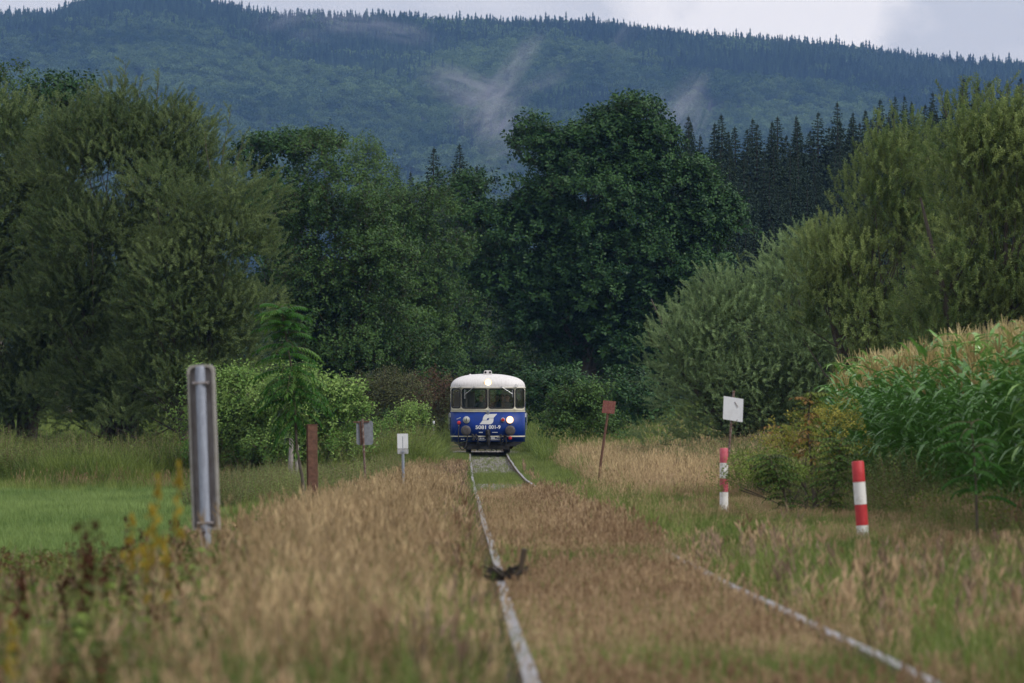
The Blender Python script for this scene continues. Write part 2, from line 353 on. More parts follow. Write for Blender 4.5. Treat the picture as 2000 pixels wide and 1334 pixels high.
def tuft(seed, n, h, rad, wdt, leanf=.35, heads=0, mats=('green',), headL=.12, hi=0, headw=.012):
    random.seed(seed); mb = MB()
    for i in range(n):
        q = random.uniform(0, 6.283); r = rad*math.sqrt(random.random()); hh = h*random.uniform(.55, 1.08)
        blade(mb, r*math.cos(q), r*math.sin(q), hh, hh*leanf*random.uniform(.2, 1.4), random.uniform(0, 6.283), wdt*random.uniform(.7,1.3))
    for i in range(heads):
        q = random.uniform(0, 6.283); r = rad*math.sqrt(random.random()); hh = h*random.uniform(.85, 1.3); az = random.uniform(0, 6.283)
        tip = blade(mb, r*math.cos(q), r*math.sin(q), hh, hh*.2*random.uniform(.2,1.5), az, .004, hi)
        for k in range(6):
            o = tip - Vector((0,0,headL*random.uniform(0,.9))); d = Vector((random.uniform(-1,1), random.uniform(-1,1), 2.2)).normalized()
            leaf(mb, o, d, rv(1), headL*.45, headw, hi, .1)
    return mb.mesh('tuft', [LM[m] for m in mats])
def weed_plant(seed, h, n, lL, lW, mats, stems=3, top=None, spread=.16):
    random.seed(seed); mb = MB()
    for s_ in range(stems):
        q = random.uniform(0, 6.28); b = Vector((math.cos(q)*.05, math.sin(q)*.05, 0)); hh = h*random.uniform(.7, 1.1); tp = Vector((math.cos(q)*spread*random.random()*1.6, math.sin(q)*spread*random.random()*1.6, hh))
        mb.tube([b, (b+tp)*.5+rv(.02), tp], [.006,.004,.002], 3, 0, False)
        for i in range(n):
            t = .12+.88*i/n; o = b.lerp(tp, t); qq = i*2.4+random.random(); d = Vector((math.cos(qq), math.sin(qq), .45))
            leaf(mb, o, d, Vector((0,0,1))+rv(.3), lL*random.uniform(.6,1.2)*(1.15-.6*t), lW*random.uniform(.8,1.2)*(1.1-.5*t), 1, .35)
        if top is not None:
            for k in range(26):
                o = tp + Vector((random.gauss(0,.018), random.gauss(0,.018), -random.uniform(0,.45)*hh*.6)); leaf(mb, o, rv(1)+Vector((0,0,.4)), rv(1), .035, .03, top, 0)
    return mb.mesh('weed', [LM['deadweed']]+[LM[m] for m in mats])
def corn_mesh(seed):
    random.seed(seed); mb = MB(); H = 2.05; lean = rv(.05)
    mb.tube([(0,0,0), (lean.x*.5, lean.y*.5, H*.5), (lean.x, lean.y, H)], [.014,.012,.006], 5, 0, False)
    az0 = random.uniform(0, 6.28)
    for i in range(15):
        t = .1 + .88*i/15; z = H*t; az = az0 + math.pi*(i % 2) + random.uniform(-.5, .5); Lf = random.uniform(.62, .95)*(1-.45*abs(t-.55)); W = random.uniform(.06, .09)
        el = R(random.uniform(56, 80)); c_, s_ = math.cos(az), math.sin(az); p = Vector((lean.x*t, lean.y*t, z)); pts = [p.copy()]; k = 7; curl = random.uniform(.12,.3)
        for j in range(k):
            pts.append(pts[-1] + Vector((c_*math.cos(el), s_*math.cos(el), math.sin(el)))*Lf/k); el -= curl*(1+.5*j/k)*1.15
        side = Vector((-s_, c_, 0)); vs = []
        for j, q in enumerate(pts):
            tt = j/k; w_ = W*.5*(math.sin(math.pi*min(1, tt*.9+.14)))**.7 * (1 if tt < .97 else .15)
            lift = Vector((0,0,w_*.45 + .012*math.sin(j*2.1+i)))
            vs += [q - side*w_ + lift, q, q + side*w_ + lift]
        mb.add(vs, [f for j in range(k) for f in ((3*j,3*j+1,3*j+4,3*j+3), (3*j+1,3*j+2,3*j+5,3*j+4))], 0)
    top = Vector((lean.x, lean.y, H-.03))
    for k in range(8):
        q = random.uniform(0,6.28); e_ = random.uniform(.15,.7) if k else 0.02; d = Vector((math.cos(q)*math.sin(e_), math.sin(q)*math.sin(e_), math.cos(e_)))
        ln = random.uniform(.2,.34); pr = d.orthogonal().normalized()*.006
        m_ = top + Vector((0,0,.05*k/9)) ; mid = m_ + d*ln*.5; end = m_ + d*ln - Vector((0,0,.03))
        mb.add([m_-pr, m_+pr, mid+pr*1.3, mid-pr*1.3, end+pr*.6, end-pr*.6], [(0,1,2,3), (3,2,4,5)], 1)
    return mb.mesh('maize', [LM['corn'], LM['tassel']], True)
def spruce_mesh(seed, H=24., W=3.9, whorls=60, m='needle', low=.04):
    """trunk plus drooping branches carrying flat and hanging needle twigs"""
    random.seed(seed); tr = MB(); tr.tube([(0,0,0), (0,0,H*.5), (.1,0,H)], [.28,.18,.02], 7)
    mb = MB(); nb_tot = whorls*9
    for k in range(nb_tot):
        t = low + (1-low)*min(.995, (k+random.random()*6)/nb_tot); z = H*t; env = max(.0, 1-t)**.95
        l = W*env*(random.uniform(.55, 1.12) if random.random() < .8 else random.uniform(1., 1.25)) + .04
        q = k*2.399+random.uniform(-.3,.3); c_, s_ = math.cos(q), math.sin(q); side = Vector((-s_, c_, 0)); sz = .14+.86*min(1, env*2.6)
        drop = .42 if t < .8 else .42-(t-.8)*4.2; ns = max(2, int(l/.5))
        for sgi in range(ns):
            u = (sgi+.7)/ns; r_ = l*u; o = Vector((c_*r_, s_*r_, z - drop*l*u*(1.15-.65*u)))
            wl = (.55-.25*u)*sz*random.uniform(.7,1.3)
            for sg in (-1, 1): leaf(mb, o, side*sg*.75 + Vector((c_,s_,0))*.8 + Vector((0,0,-.25)), Vector((0,0,1))+rv(.4), wl*1.9, .4*sz+.03, 0, .35)
            if random.random() < .75: leaf(mb, o, Vector((c_*.3, s_*.3, -1))+rv(.3), side, wl*1.35, .3*sz+.02, 0, 0)
        leaf(mb, Vector((c_*l*.88, s_*l*.88, z-drop*l*.5)), Vector((c_,s_,.2)), Vector((0,0,1)), .42*sz, .15*sz, 0, 0)
    for k in range(240):
        t = random.uniform(.05,.9); q = random.uniform(0,6.28); d = Vector((math.cos(q), math.sin(q), -.5)); leaf(mb, Vector((0,0,H*t))+d*random.uniform(.1,.5), d, rv(1), 1.3*(1-t)+.3, .5*(1-t)+.15, 0, .2)
    leaf(mb, Vector((0,0,H-.7)), Vector((0,0,1)), Vector((1,0,0)), .9, .1, 0, 0); leaf(mb, Vector((0,0,H-.7)), Vector((0,0,1)), Vector((0,1,0)), .9, .1, 0, 0)
    return tr.mesh('trunk', M['darkbark'], True), mb.mesh('crown', LM[m])
def far_conifer(seed, H=19):
    random.seed(seed); mb = MB(); k = 9
    for i in range(k):
        t = .06+.94*i/k; z = H*t; r = 3.3*(1-t)**.85+.15; n = 8; q0 = random.random()*6
        for j in range(n):
            q = q0+6.283*j/n; rr = r*random.uniform(.65,1.2); a = Vector((math.cos(q)*rr, math.sin(q)*rr, z-rr*.35)); s = Vector((-math.sin(q), math.cos(q), 0))*rr*.42
            top = Vector((0,0,z+H/k*1.1)); mb.add([top, a+s-Vector((0,0,.2)), a*1.05, a-s-Vector((0,0,.2))], [(0,1,2),(0,2,3)])
    mb.tube([(0,0,0),(0,0,H*.98)], [.25,.05], 4, 0, False)
    return mb.mesh('far_conifer', LM['farneedle'])
def far_broad(seed, Rr=5, H=17):
    random.seed(seed); mb = MB()
    cl = [(Vector((random.gauss(0,1)*Rr*.42, random.gauss(0,1)*Rr*.42, H*random.uniform(.45,.88))), random.uniform(1.5,2.6)) for _ in range(13)]
    for cc, r in cl:
        for i in range(34):
            d = rv(1).normalized(); d.z = abs(d.z)*1.0-.25; o = cc+d*r*random.uniform(.8,1.1); leaf(mb, o, d+rv(.8), rv(1), 1.05, .8, 0, .1, True)
    mb.tube([(0,0,0),(0,0,H*.7)], [.3,.1], 4, 0, False)
    return mb.mesh('far_broadleaf', LM['farleaf'])
# ------------------------------------------------------------------ tree builder
SHR = {81: .3, 79: .3, 212: .25, 205: .25, 200: .25, 188: .3, 325: .5}
def crown_points(blobs, D, rc, per, updir, flat=.65, k=1., depthf=1.0, inner=.25):
    """blobs: (x, y, rx, ry[, depth offset m]) in photo pixels at distance D -> clump centres, sprig points and directions"""
    C, Pn, Dr, Ti = [], [], [], []
    s = PXM(D)
    for b in blobs:
        dd = b[4] if len(b) > 4 else 0
        c0 = np.array(P(b[0], b[1], D+dd)); sh_ = rc*SHR.get(D, .42); rx, rz = max(.4*b[2]/s, b[2]/s-sh_), max(.4*b[3]/s, b[3]/s-sh_); ry = min(rx, rz*1.5)*depthf
        area = 4*math.pi*(((rx*rz)**1.6+(rx*ry)**1.6+(rz*ry)**1.6)/3)**(1/1.6)
        n = max(4, int(k*area/(rc*rc*2.4)))
        d = rng.normal(size=(n, 3)); d /= np.linalg.norm(d, axis=1)[:, None]
        back = (d[:, 1] > .35) & (rng.random(n) < .45); d[back, 1] *= -1
        rr = np.where(rng.random(n) < inner, rng.uniform(.35, .75, n), rng.uniform(.8, 1.02, n) + rng.normal(0, .05, n))
        cc = c0 + d*rr[:, None]*np.array([rx, ry, rz])
        cr = rc*rng.uniform(.6, 1.35, n)
        for i in range(n):
            m = max(3, int(per*(cr[i]/rc)**2))
            q = rng.normal(size=(m, 3)); q /= np.linalg.norm(q, axis=1)[:, None]; q[:, 2] = np.where(q[:, 2] < -.25, -q[:, 2], q[:, 2])
            Pn.append(cc[i] + q*np.array([1, 1, flat])*cr[i]*rng.uniform(.55, 1.1, m)[:, None])
            o = q*.9 + d[i]*.35 + np.array([0, 0, updir]) + rng.normal(0, .42, (m, 3)); Dr.append(o/np.linalg.norm(o, axis=1)[:, None])
            Ti.append(np.clip(rng.normal(.45, .2) + rng.normal(0, .22, m), 0, 1))
        C.append(cc)
    return np.concatenate(C), np.concatenate(Pn), np.concatenate(Dr), np.concatenate(Ti)
def dir2rot(d):
    return np.stack([rng.uniform(-.15, .15, len(d)), np.arccos(np.clip(d[:, 2], -1, 1)), np.arctan2(d[:, 1], d[:, 0])], 1)
def tree(name, label, cat, D, blobs, src, rc, per, updir=.6, flat=.65, trunks=None, base=None, lean=None, tr=.3, group=None, k=1., limbs=26, scale=1., tb=0., depthf=1., inner=.25):
    C, pts, dr, ti = crown_points(blobs, D, rc, per, updir, flat, k, depthf, inner)
    cx = base if base is not None else blobs[0][0]
    B = P(cx, 800, D); B.z = G(B.x, B.y) - .1
    root = empty(name, B)
    gz = ground(pts[:, 0], pts[:, 1]); keep = pts[:, 2] > gz+.05; pts, dr, ti = pts[keep], dr[keep], ti[keep]
    mb = MB(); idx = rng.permutation(len(C))[:limbs]; top = C[:, 2].max()-B.z
    stems = trunks or [0]
    for j, off in enumerate(stems):
        hx = Vector((off, rng.uniform(-.3,.3)*(abs(off)>0), 0)); e = Vector((off*2.2+rng.normal(0, .3), rng.normal(0, .4), top*.8))
        path = [hx*.3+Vector((0,0,-.3)), hx*.6+Vector((0,0,top*.15)), hx.lerp(e, .4)+Vector((0,0,0)), e]; path[2].z = top*.42
        mb.tube(path, [tr, tr*.8, tr*.5, tr*.12], 8)
        for i in idx[j::len(stems)]:
            c_ = Vector(C[i]) - B; t = min(.9, max(.12, (c_.z/top)*.62)); h = t*top*.8
            # start on the stem at height h
            a, b = (path[1], path[2]) if h > path[1].z and h < path[2].z else ((path[2], path[3]) if h >= path[2].z else (path[0], path[1]))
            f = (h-a.z)/max(.01, b.z-a.z); st = a.lerp(b, f); r0 = tr*max(.08, .3*(1-t))
            mid = st.lerp(c_, .5) + Vector((0,0,-.06*(c_-st).length)) + Vector(rng.normal(0, .12, 3))*(c_-st).length*.3
            mb.tube([st, mid, c_], [r0, r0*.55, max(.012, r0*.15)], 5, 0, False)
    mb.build('trunk', M['bark'], root, True)
    cr = scatter('crown', src, pts, dir2rot(dr), rng.uniform(.75, 1.25, len(pts))*scale, ti+tb, root, tuple(B))
    tag(root, label, cat, group)
    return root
# ================================================================== THE SETTING
def sheet(name, Xf, Ys, ts, zf, mt):
    """Xf(t, Y) -> X; grid over ts x Ys"""
    T, Yg = np.meshgrid(ts, Ys); X = Xf(T, Yg); Z = zf(X, Yg); n, m = X.shape
    co = np.stack([X, Yg, Z], -1).reshape(-1, 3); i = np.arange((n-1)*m).reshape(n-1, m)[:, :-1].ravel()
    f = np.stack([i, i+1, i+m+1, i+m], 1); me = bpy.data.meshes.new(name); me.vertices.add(len(co)); me.vertices.foreach_set('co', co.astype(np.float32).ravel())
    me.loops.add(f.size); me.loops.foreach_set('vertex_index', f.ravel().astype(np.int32)); me.polygons.add(len(f)); me.polygons.foreach_set('loop_start', (np.arange(len(f))*4).astype(np.int32)); me.polygons.foreach_set('loop_total', np.full(len(f), 4, np.int32))
    me.update(calc_edges=True); me.materials.append(mt); me.polygons.foreach_set('use_smooth', [True]*len(f)); o = bpy.data.objects.new(name, me); link(o); return o
ts = np.linspace(-1, 1, 261)
Ys = np.concatenate([np.linspace(-60, 0, 7), np.linspace(1, 260, 330), np.geomspace(262, 3560, 90)])
sheet('ground', lambda t, Y: 1.0-.0085*np.minimum(Y, 260) + 1600*np.sinh(7.2*t)/math.sinh(7.2), Ys, ts, ground, M['soil'])['kind'] = 'structure'
RX = [-2500,-1200,-400,0,100,190,300,430,500,700,900,1000,1100,1200,1300,1400,1600,1800,2000,2300,3000,4500]
RY = [145,86,66,58,50,24,10,36,54,62,70,74,76,84,98,110,128,150,158,172,212,280]
def mountain(X, Y):
    px = X/np.maximum(Y, 1)*FPX+1000; rz = (HORIZ - np.interp(px, RX, RY))/FPX*6000
    t = np.clip((Y-3500)/2500, 0, 1); f = .55*t+.45*t*t*(3-2*t)
    un = (fnoise(X, Y, 1/420., 5)-.5)*70 + (fnoise(X, Y, 1/150., 9)-.5)*26
    z = 10+(rz-10)*f + un*np.sin(math.pi*t)**.6
    return np.where(Y > 6000, 10+(rz-10)-(Y-6000)*.18, z)
sheet('mountain', lambda t, Y: t*Y*.38, np.concatenate([np.linspace(3400, 6000, 130), np.linspace(6030, 6500, 8)]), np.linspace(-1, 1, 180), mountain, mat('forest_floor', (.03,.04,.02), .95))['kind'] = 'structure'

# ---- track: rails, sleepers, ballast (the track is one thing, part of the setting)
track = empty('railway_track', (trackx(120), 120, 0)); tag(track, kind='structure')
TO = track.location.copy()
def rail(name, off, y0, y1, wob):
    prof = [(-.031,.0),(.031,.0),(.036,-.03),(.012,-.045),(.012,-.12),(.07,-.145),(.07,-.165),(-.07,-.165),(-.07,-.145),(-.012,-.12),(-.012,-.045),(-.036,-.03)]
    wob *= .5; mb = MB(); ys = np.arange(y0, y1, 1.5); n = len(prof)
    for y in ys:
        wx = wob*(math.sin(y*.34)*.006+math.sin(y*.13+1)*.012); wz = .008*math.sin(y*.21+off*3)+.003*math.sin(y*.62)
        for px, pz in prof: mb.v.append((trackx(y)+off+px+wx-TO.x, y-TO.y, railz(y)+pz+wz-TO.z))
    for i in range(len(ys)-1):
        for j in range(n): mb.f.append((i*n+j, i*n+(j+1)%n, (i+1)*n+(j+1)%n, (i+1)*n+j)); mb.m.append(0 if j == 0 else 1)
    return mb.build(name, [M['rail_top'], M['rail_side']], track)
rail('rail', -.7525, 3, 300, 1); rail('rail', .7525, 3, 300, 1)
mb = MB(); mb.box((0,0,0), (2.5,.25,.15)); mb.box((-.7525,0,.08), (.34,.2,.02)); mb.box((.7525,0,.08), (.34,.2,.02)); sm = mb.mesh('sleeper', M['sleeper'])
y = 104.0
while y < 252:
    o = bpy.data.objects.new('sleeper', sm); link(o, track); o.location = (trackx(y)-TO.x+random.uniform(-.04,.04), y-TO.y, railz(y)-.165-.09-TO.z); o.rotation_euler = (.0, random.uniform(-.01,.01), random.uniform(-.03,.03)+.0085); y += .66+random.uniform(-.03,.03)
# ballast stones on the open stretch
def stone(seed):
    random.seed(seed); bm = bmesh.new(); bmesh.ops.create_icosphere(bm, subdivisions=1, radius=.035)
    for v in bm.verts: v.co = Vector((v.co.x*random.uniform(.7,1.3), v.co.y*random.uniform(.7,1.3), v.co.z*random.uniform(.5,.9)))
    me = bpy.data.meshes.new('stone'); bm.to_mesh(me); bm.free(); me.materials.append(M['ballast']); return me
source('ballast_source', [stone(i) for i in range(4)])
n = 26000; Y = 108+np.sqrt(rng.random(n))*140; u = rng.uniform(-1.75, 1.75, n); X = trackx(Y)+u
Z = railz_v(Y)-.165 + rng.uniform(-.015, .02, n) - np.maximum(0, np.abs(u)-1.35)*.3
scatter('ballast_gravel', 'ballast_source', np.stack([X, Y, Z], 1), rng.uniform(0, 6.28, (n, 3)), rng.uniform(.6, 1.35, n), rng.random(n))

# ================================================================== FORESTED MOUNTAIN
source('far_conifers', [far_conifer(i, H) for i, H in enumerate((17, 20, 23))]); source('far_broadleaves', [far_broad(i+10) for i in range(4)])
def forest():
    n = 150000; Y = 3550+rng.random(n)**.8*2560; X = rng.uniform(-.125, .125, n)*Y
    px = X/Y*FPX+1000; Z = mountain(X, Y); py = HORIZ-(Z)/Y*FPX
    con = fnoise(X, Y, 1/230., 3) + .32*sstep(5300, 5900, Y) - .28*sstep(0, 1, (900-px)/500)*sstep(4000, 4600, Y)*(1-sstep(5500, 5900, Y)) + .3*(1-sstep(3900, 4500, Y)) - .18*sstep(1200,1500,px)*(1-sstep(1650,1800,px))
    isc = con + rng.normal(0, .07, n) > .56
    dens = np.where(isc, .62, .3); keep = (rng.random(n) < dens) & (py < 640) & (px > -400) & (px < 2400)
    X, Y, Z, isc = X[keep], Y[keep], Z[keep], isc[keep]; n = len(X); tone = fnoise(X, Y, 1/160., 21)
    for nm, src, mk, s0, s1 in (('conifer_forest', 'far_conifers', isc, .75, 1.2), ('broadleaf_forest', 'far_broadleaves', ~isc, .8, 1.35)):
        k = mk.sum(); rot = np.stack([np.zeros(k), np.zeros(k), rng.uniform(0, 6.28, k)], 1); sc_ = rng.uniform(s0, s1, k)*np.where(rng.random(k) < .06, 1.15, 1.)
        o = scatter(nm, src, np.stack([X[mk], Y[mk], Z[mk]-.5], 1), rot, np.stack([sc_*rng.uniform(.85,1.15,k)]*2+[sc_], 1), (tone[mk]-.5)*1.3+.5+rng.normal(0, .25, k))
forest()
# spruce trees standing above the rest on the ridge, seen against the sky
lone = MB()
# a lower belt of trees across the valley floor, closing every gap between the nearer trees
source('valley_trees', [far_broad(i+30, 4.5, 15) for i in range(3)])
n = 1500; Y = rng.uniform(700, 1100, n); X = rng.uniform(-.12, .12, n)*Y; Z = ground(X, Y)
scatter('valley_wood', 'valley_trees', np.stack([X, Y, Z-.4], 1), np.stack([np.zeros(n)]*2+[rng.uniform(0,6.28,n)], 1), rng.uniform(.7, 1.15, n), rng.uniform(.0,.6,n))

# ================================================================== CONIFERS OF THE NEARER HILL (each a thing)
SP = [spruce_mesh(s, H, W, wh) for s, H, W, wh in ((1, 24, 6.6, 60), (2, 25, 5.6, 60), (3, 23, 7.4, 56), (4, 24, 4.8, 60))]
def spruce(x, ytop, D, label, v, group=None, sx=1.):
    X = (x-1000)/FPX*D; gz = G(X, D); top = CAM_H+(HORIZ-ytop)/FPX*D; H = (24, 25, 23, 24)[v]; s = (top-gz)/H
    r = empty('spruce_tree', (X, D, gz-.2)); r.rotation_euler.z = random.uniform(0, 6.28)
    for nm, me in zip(('trunk', 'crown'), SP[v]):
        o = bpy.data.objects.new(nm, me); link(o, r); o.scale = (sx, sx, s)
    r.children[0]
    return tag(r, label, 'spruce', group)
GR = 'spruces of the dark conifer wood behind the right willows'
front = [(1312,243,470,3),(1348,222,480,2),(1404,219,490,0),(1436,232,500,1),(1476,234,500,2),(1520,228,500,0),(1562,232,515,1),(1598,220,520,2),(1634,206,520,0),(1668,210,530,3),(1695,208,530,1),(1722,188,540,2),(1748,182,540,0),(1785,180,545,1),(1822,170,550,2),(1850,165,550,3),(1880,148,560,0),(1912,160,560,1),(1950,162,560,2),(1985,155,565,0)]
for i, (x, yt, D, v) in enumerate(front):
    if x in (1348, 1404, 1880): lab = {1348: 'dark spruce with the tall pointed tip just right of the big oak crown', 1404: 'dark spruce second pointed tip right of the oak, above the wood edge', 1880: 'highest spruce of the conifer wood, rising behind the right willow top'}[x]; g = GR
    else: lab = 'dark spruce in the edge of the conifer wood behind the right willows'; g = GR
    spruce(x+random.uniform(-5,5), yt+(random.uniform(-12,16) if 'edge of' in lab else 0), D, lab, v, g, random.uniform(.85, 1.2))
k = 0
for row, (dy, D0) in enumerate(((14, 14), (55, -28), (120, -55), (190, -85), (265, -112))):
    for x in range(1316+row*9, 2060, 27):
        yt = np.interp(x, [1300,1450,1600,1750,1900,2060], [245,230,220,182,158,150]) + dy + random.uniform(-22, 22)
        D = np.interp(x, [1300,2000], [480,560]) + D0
        if yt < 560: spruce(x+random.uniform(-9,9), yt, D, 'dark spruce lower down the slope of the conifer wood at right', random.randrange(4), GR, random.uniform(.8,1.15))
for x, yt, D, v, lab in ((848,284,470,2,'broad dark spruce, left one of the pair rising between alders and oak'), (897,277,480,0,'narrow pointed spruce, right one of the pair rising between alders and oak'), (931,318,440,1,'spruce tip showing just left of the oak beside the tall pair'), (776,318,500,3,'small thin spruce tip left of the tall pair above the alders'), (802,332,510,1,'lowest spruce tip between the alders and the spruce pair')):
    spruce(x, yt, D, lab, v, 'spruces rising behind the alders', 1.1 if v in (0,2) else .8)
# ================================================================== BROADLEAF TREES AND SHRUBS
source('oak_spray', [broad_spray(i, 17, .55, .14, .085, 'oak', True) for i in range(4)])
source('alder_spray', [broad_spray(i+9, 16, .5, .12, .09, 'alder') for i in range(4)])
source('pale_spray', [broad_spray(i+19, 16, .5, .12, .08, 'pale') for i in range(3)])
source('bright_spray', [broad_spray(i+29, 15, .42, .1, .07, 'bright') for i in range(3)])
source('olive_spray', [broad_spray(i+39, 15, .45, .08, .045, 'olive') for i in range(3)])
source('dead_spray', [broad_spray(i+49, 12, .4, .07, .04, 'dead') for i in range(3)])
source('willow_shoot', [willow_spray(i, 34, .8, .16, .042, 'willow', .2) for i in range(6)])
source('golden_shoot', [willow_spray(i+7, 34, .8, .165, .042, 'willow2', .2) for i in range(5)])
source('sallow_shoot', [willow_spray(i+17, 30, .8, .13, .04, 'sallow', .15) for i in range(5)])
T = tree
# left willows
T('willow_tree', 'grey-green willow at the left picture edge with feathery upright shoots', 'willow', 212, [(-60,430,120,200),(60,350,110,140),(60,520,150,200),(-20,500,150,180),(40,700,150,150),(30,260,55,45),(60,800,160,90),(140,600,100,150),(150,760,130,110),(110,450,100,120)], 'willow_shoot', 1.25, 110, .75, 1.0, (-.7,.1,.8), 40, None, .26, 'willows on the left', 1., 44, .6, -.1, .8)
T('willow_tree', 'tallest grey-green willow behind the concrete-backed post, crown topped by thin shoots', 'willow', 205, [(268,372,125,160),(245,255,50,65),(320,285,60,60),(150,300,70,70),(240,480,170,210),(230,690,160,150),(360,420,90,120),(200,380,120,140),(240,810,180,90),(300,580,120,140),(170,600,120,140)], 'willow_shoot', 1.25, 116, .75, 1.0, (-.8,0,.7), 235, None, .3, 'willows on the left', 1., 56, .6, -.1, .8)
T('willow_tree', 'rounded willow leaning right over the bright bushes, left of the alders', 'willow', 200, [(430,420,70,120),(440,560,90,150),(400,680,90,140),(350,600,110,160),(300,780,170,90),(400,800,110,80),(360,450,90,110)], 'willow_shoot', 1.15, 110, .65, 1.0, (-.5,.4), 380, None, .24, 'willows on the left', 1., 44, .6, .05, .8)
# single upright shoots over the willow tops
def whips(root, spots, D):
    mb = MB(); pts = []; dr = []
    for x0, y0, x1, y1 in spots:
        a, b = P(x0, y0, D), P(x1, y1, D); mb = MB(); mb.tube([a-root.location, (a+b)/2-root.location+rv(.05), b-root.location], [.02,.012,.004], 4, 0, False); mb.build('branch', M['bark'], root)
        n_ = max(4, int((b-a).length/.16))
        for i in range(n_):
            p = a.lerp(b, i/n_); d = (b-a).normalized() + rv(.55)
            pts.append(p); dr.append(d.normalized())
    pts = np.array(pts); dr = np.array(dr); scatter('shoots', 'willow_shoot', pts, dir2rot(dr), rng.uniform(.4, .75, len(pts)), rng.uniform(.3, .9, len(pts)), root, tuple(root.location))
ws = [o for o in COL.objects if o.name.startswith('willow_tree')]
whips(ws[1], [(180,260,168,150),(205,240,222,150),(240,220,246,118),(262,210,282,150),(305,200,312,140),(330,230,352,165),(365,250,372,180),(280,215,262,160),(345,230,335,190),(150,260,140,190)], 205)
whips(ws[2], [(430,330,452,215),(455,340,478,265),(410,330,400,250),(490,470,515,420),(515,520,540,470),(500,600,545,560)], 200)
whips(ws[0], [(20,220,12,170),(60,230,70,175),(100,230,112,190),(-10,210,-16,170)], 212)
# trees behind the willows, top left
T('broadleaf_tree', 'yellowish green tree top at the far left edge behind the willows', 'tree', 290, [(0,200,60,60),(-60,260,80,80),(10,300,80,80)], 'alder_spray', 1.2, 34, .6, .65, None, 0, None, .3, 'trees behind the left willows', 1., 14, 1.2, .3)
T('broadleaf_tree', 'dark tree top showing between the two left willows', 'tree', 280, [(125,225,45,55),(160,260,45,60),(110,300,60,70)], 'oak_spray', 1.2, 34, .6, .65, None, 130, None, .3, 'trees behind the left willows', 1., 14, 1.2, 0)
# alders and middle trees
T('alder_tree', 'tall conical alder with layered foliage right of the left willows', 'alder', 262, [(640,330,48,62),(655,420,110,90),(600,430,70,80),(660,540,140,110),(745,480,60,70),(670,660,165,110),(720,760,130,80),(590,600,80,120),(600,760,90,90)], 'alder_spray', 1.15, 44, .6, .55, None, 660, None, .34, 'alders left of the track', 1., 60, 1.15, 0.)
T('alder_tree', 'dark rounded tree behind the conical alder, beside the left willow crown', 'alder', 300, [(545,320,70,52),(520,400,80,90),(560,500,90,110),(600,300,40,30)], 'oak_spray', 1.2, 40, .6, .6, None, 550, None, .34, 'alders left of the track', 1., 24, 1.2, .1)
T('alder_tree', 'mid green rounded alder just left of the railbus and lower than the conical alder', 'alder', 300, [(800,430,75,65),(820,520,90,90),(850,640,85,110),(760,440,60,60),(800,640,110,120),(830,770,90,70)], 'alder_spray', 1.15, 42, .6, .6, None, 820, None, .32, 'alders left of the track', 1., 44, 1.15, .12)
T('broadleaf_tree', 'pale round tree top beyond the alders under the mist', 'tree', 430, [(712,330,42,45),(720,400,60,60)], 'pale_spray', 1.5, 40, .6, .65, None, 712, None, .34, None, 1., 14, 1.6, .35)
T('broadleaf_tree', 'dim bluish tree in the gap between the alders and the big oak', 'tree', 400, [(910,560,70,120),(880,700,80,120),(960,730,80,110),(900,420,50,60)], 'alder_spray', 1.6, 44, .6, .65, None, 900, None, .34, 'trees closing the gap behind the railbus', 1., 24, 1.6, -.1)
T('broadleaf_tree', 'dim tree low behind the railbus roof and the oak foot', 'tree', 390, [(1040,700,90,90),(1010,800,110,60),(1080,790,110,60),(1180,780,120,70)], 'alder_spray', 1.6, 44, .6, .65, None, 1040, None, .34, 'trees closing the gap behind the railbus', 1., 24, 1.6, -.1)
# the oak
T('oak_tree', 'big dark oak with a broad lobed crown over the track behind the railbus', 'oak', 325,
  [(1170,320,75,80),(1100,335,50,60),(1040,292,32,62),(1245,310,55,70),(1178,262,34,58),(1120,275,28,50),(1243,258,27,58),(1285,285,24,46),(1345,350,30,40),(1410,420,40,34),(1205,255,22,50),(1300,350,50,55),(1345,400,60,60),(1060,380,65,75),(1380,470,62,55),(1170,420,140,110),(1300,520,120,100),(1060,500,110,110),(1400,440,42,36),
   (1180,570,170,110),(950,440,58,65),(930,380,36,40),(925,520,45,60),(1010,620,80,70),(1330,640,90,70),(1200,680,110,70),(1260,720,90,60),(985,560,70,70),(1080,710,45,45),(1290,620,100,80)],
  'oak_spray', 1.05, 46, .6, .6, None, 1145, None, .5, None, 1.15, 90, 1.25, .0, .8)
# right side willows and sallows
T('willow_tree', 'low silvery sallow thicket right of the oak, behind the white sign', 'willow', 188, [(1400,860,160,50),(1560,850,150,60),(1420,600,60,70),(1640,680,110,130),(1400,700,130,150),(1500,630,120,130),(1560,540,60,60),(1330,760,90,100),(1460,790,170,90),(1600,760,140,130),(1560,560,90,80),(1500,740,150,130)], 'sallow_shoot', 1.05, 72, .4, 1.0, (-1.6,-.6,.5,1.5), 1480, None, .16, 'willows on the right', 1.05, 80, .6, .05, .8)
T('willow_tree', 'yellow-green willow with wispy top in the middle of the right hand willows', 'willow', 168, [(1752,335,50,80),(1715,450,95,100),(1640,530,80,95),(1800,420,90,130),(1720,590,150,150),(1600,600,90,120),(1740,740,150,80)], 'golden_shoot', 1.0, 94, .7, 1.0, (-.9,-.2,.8), 1720, None, .22, 'willows on the right', 1.05, 70, .6, .0, .8)
T('willow_tree', 'tallest golden willow at the right picture edge above the maize', 'willow', 152, [(1905,320,70,90),(1985,310,80,100),(1950,400,130,150),(2090,420,130,190),(1900,540,130,140),(2040,600,130,130),(1860,650,120,70)], 'golden_shoot', 1.0, 97, .75, 1.0, (-.9,0,.9), 1960, None, .24, 'willows on the right', 1.05, 70, .6, .05, .8)
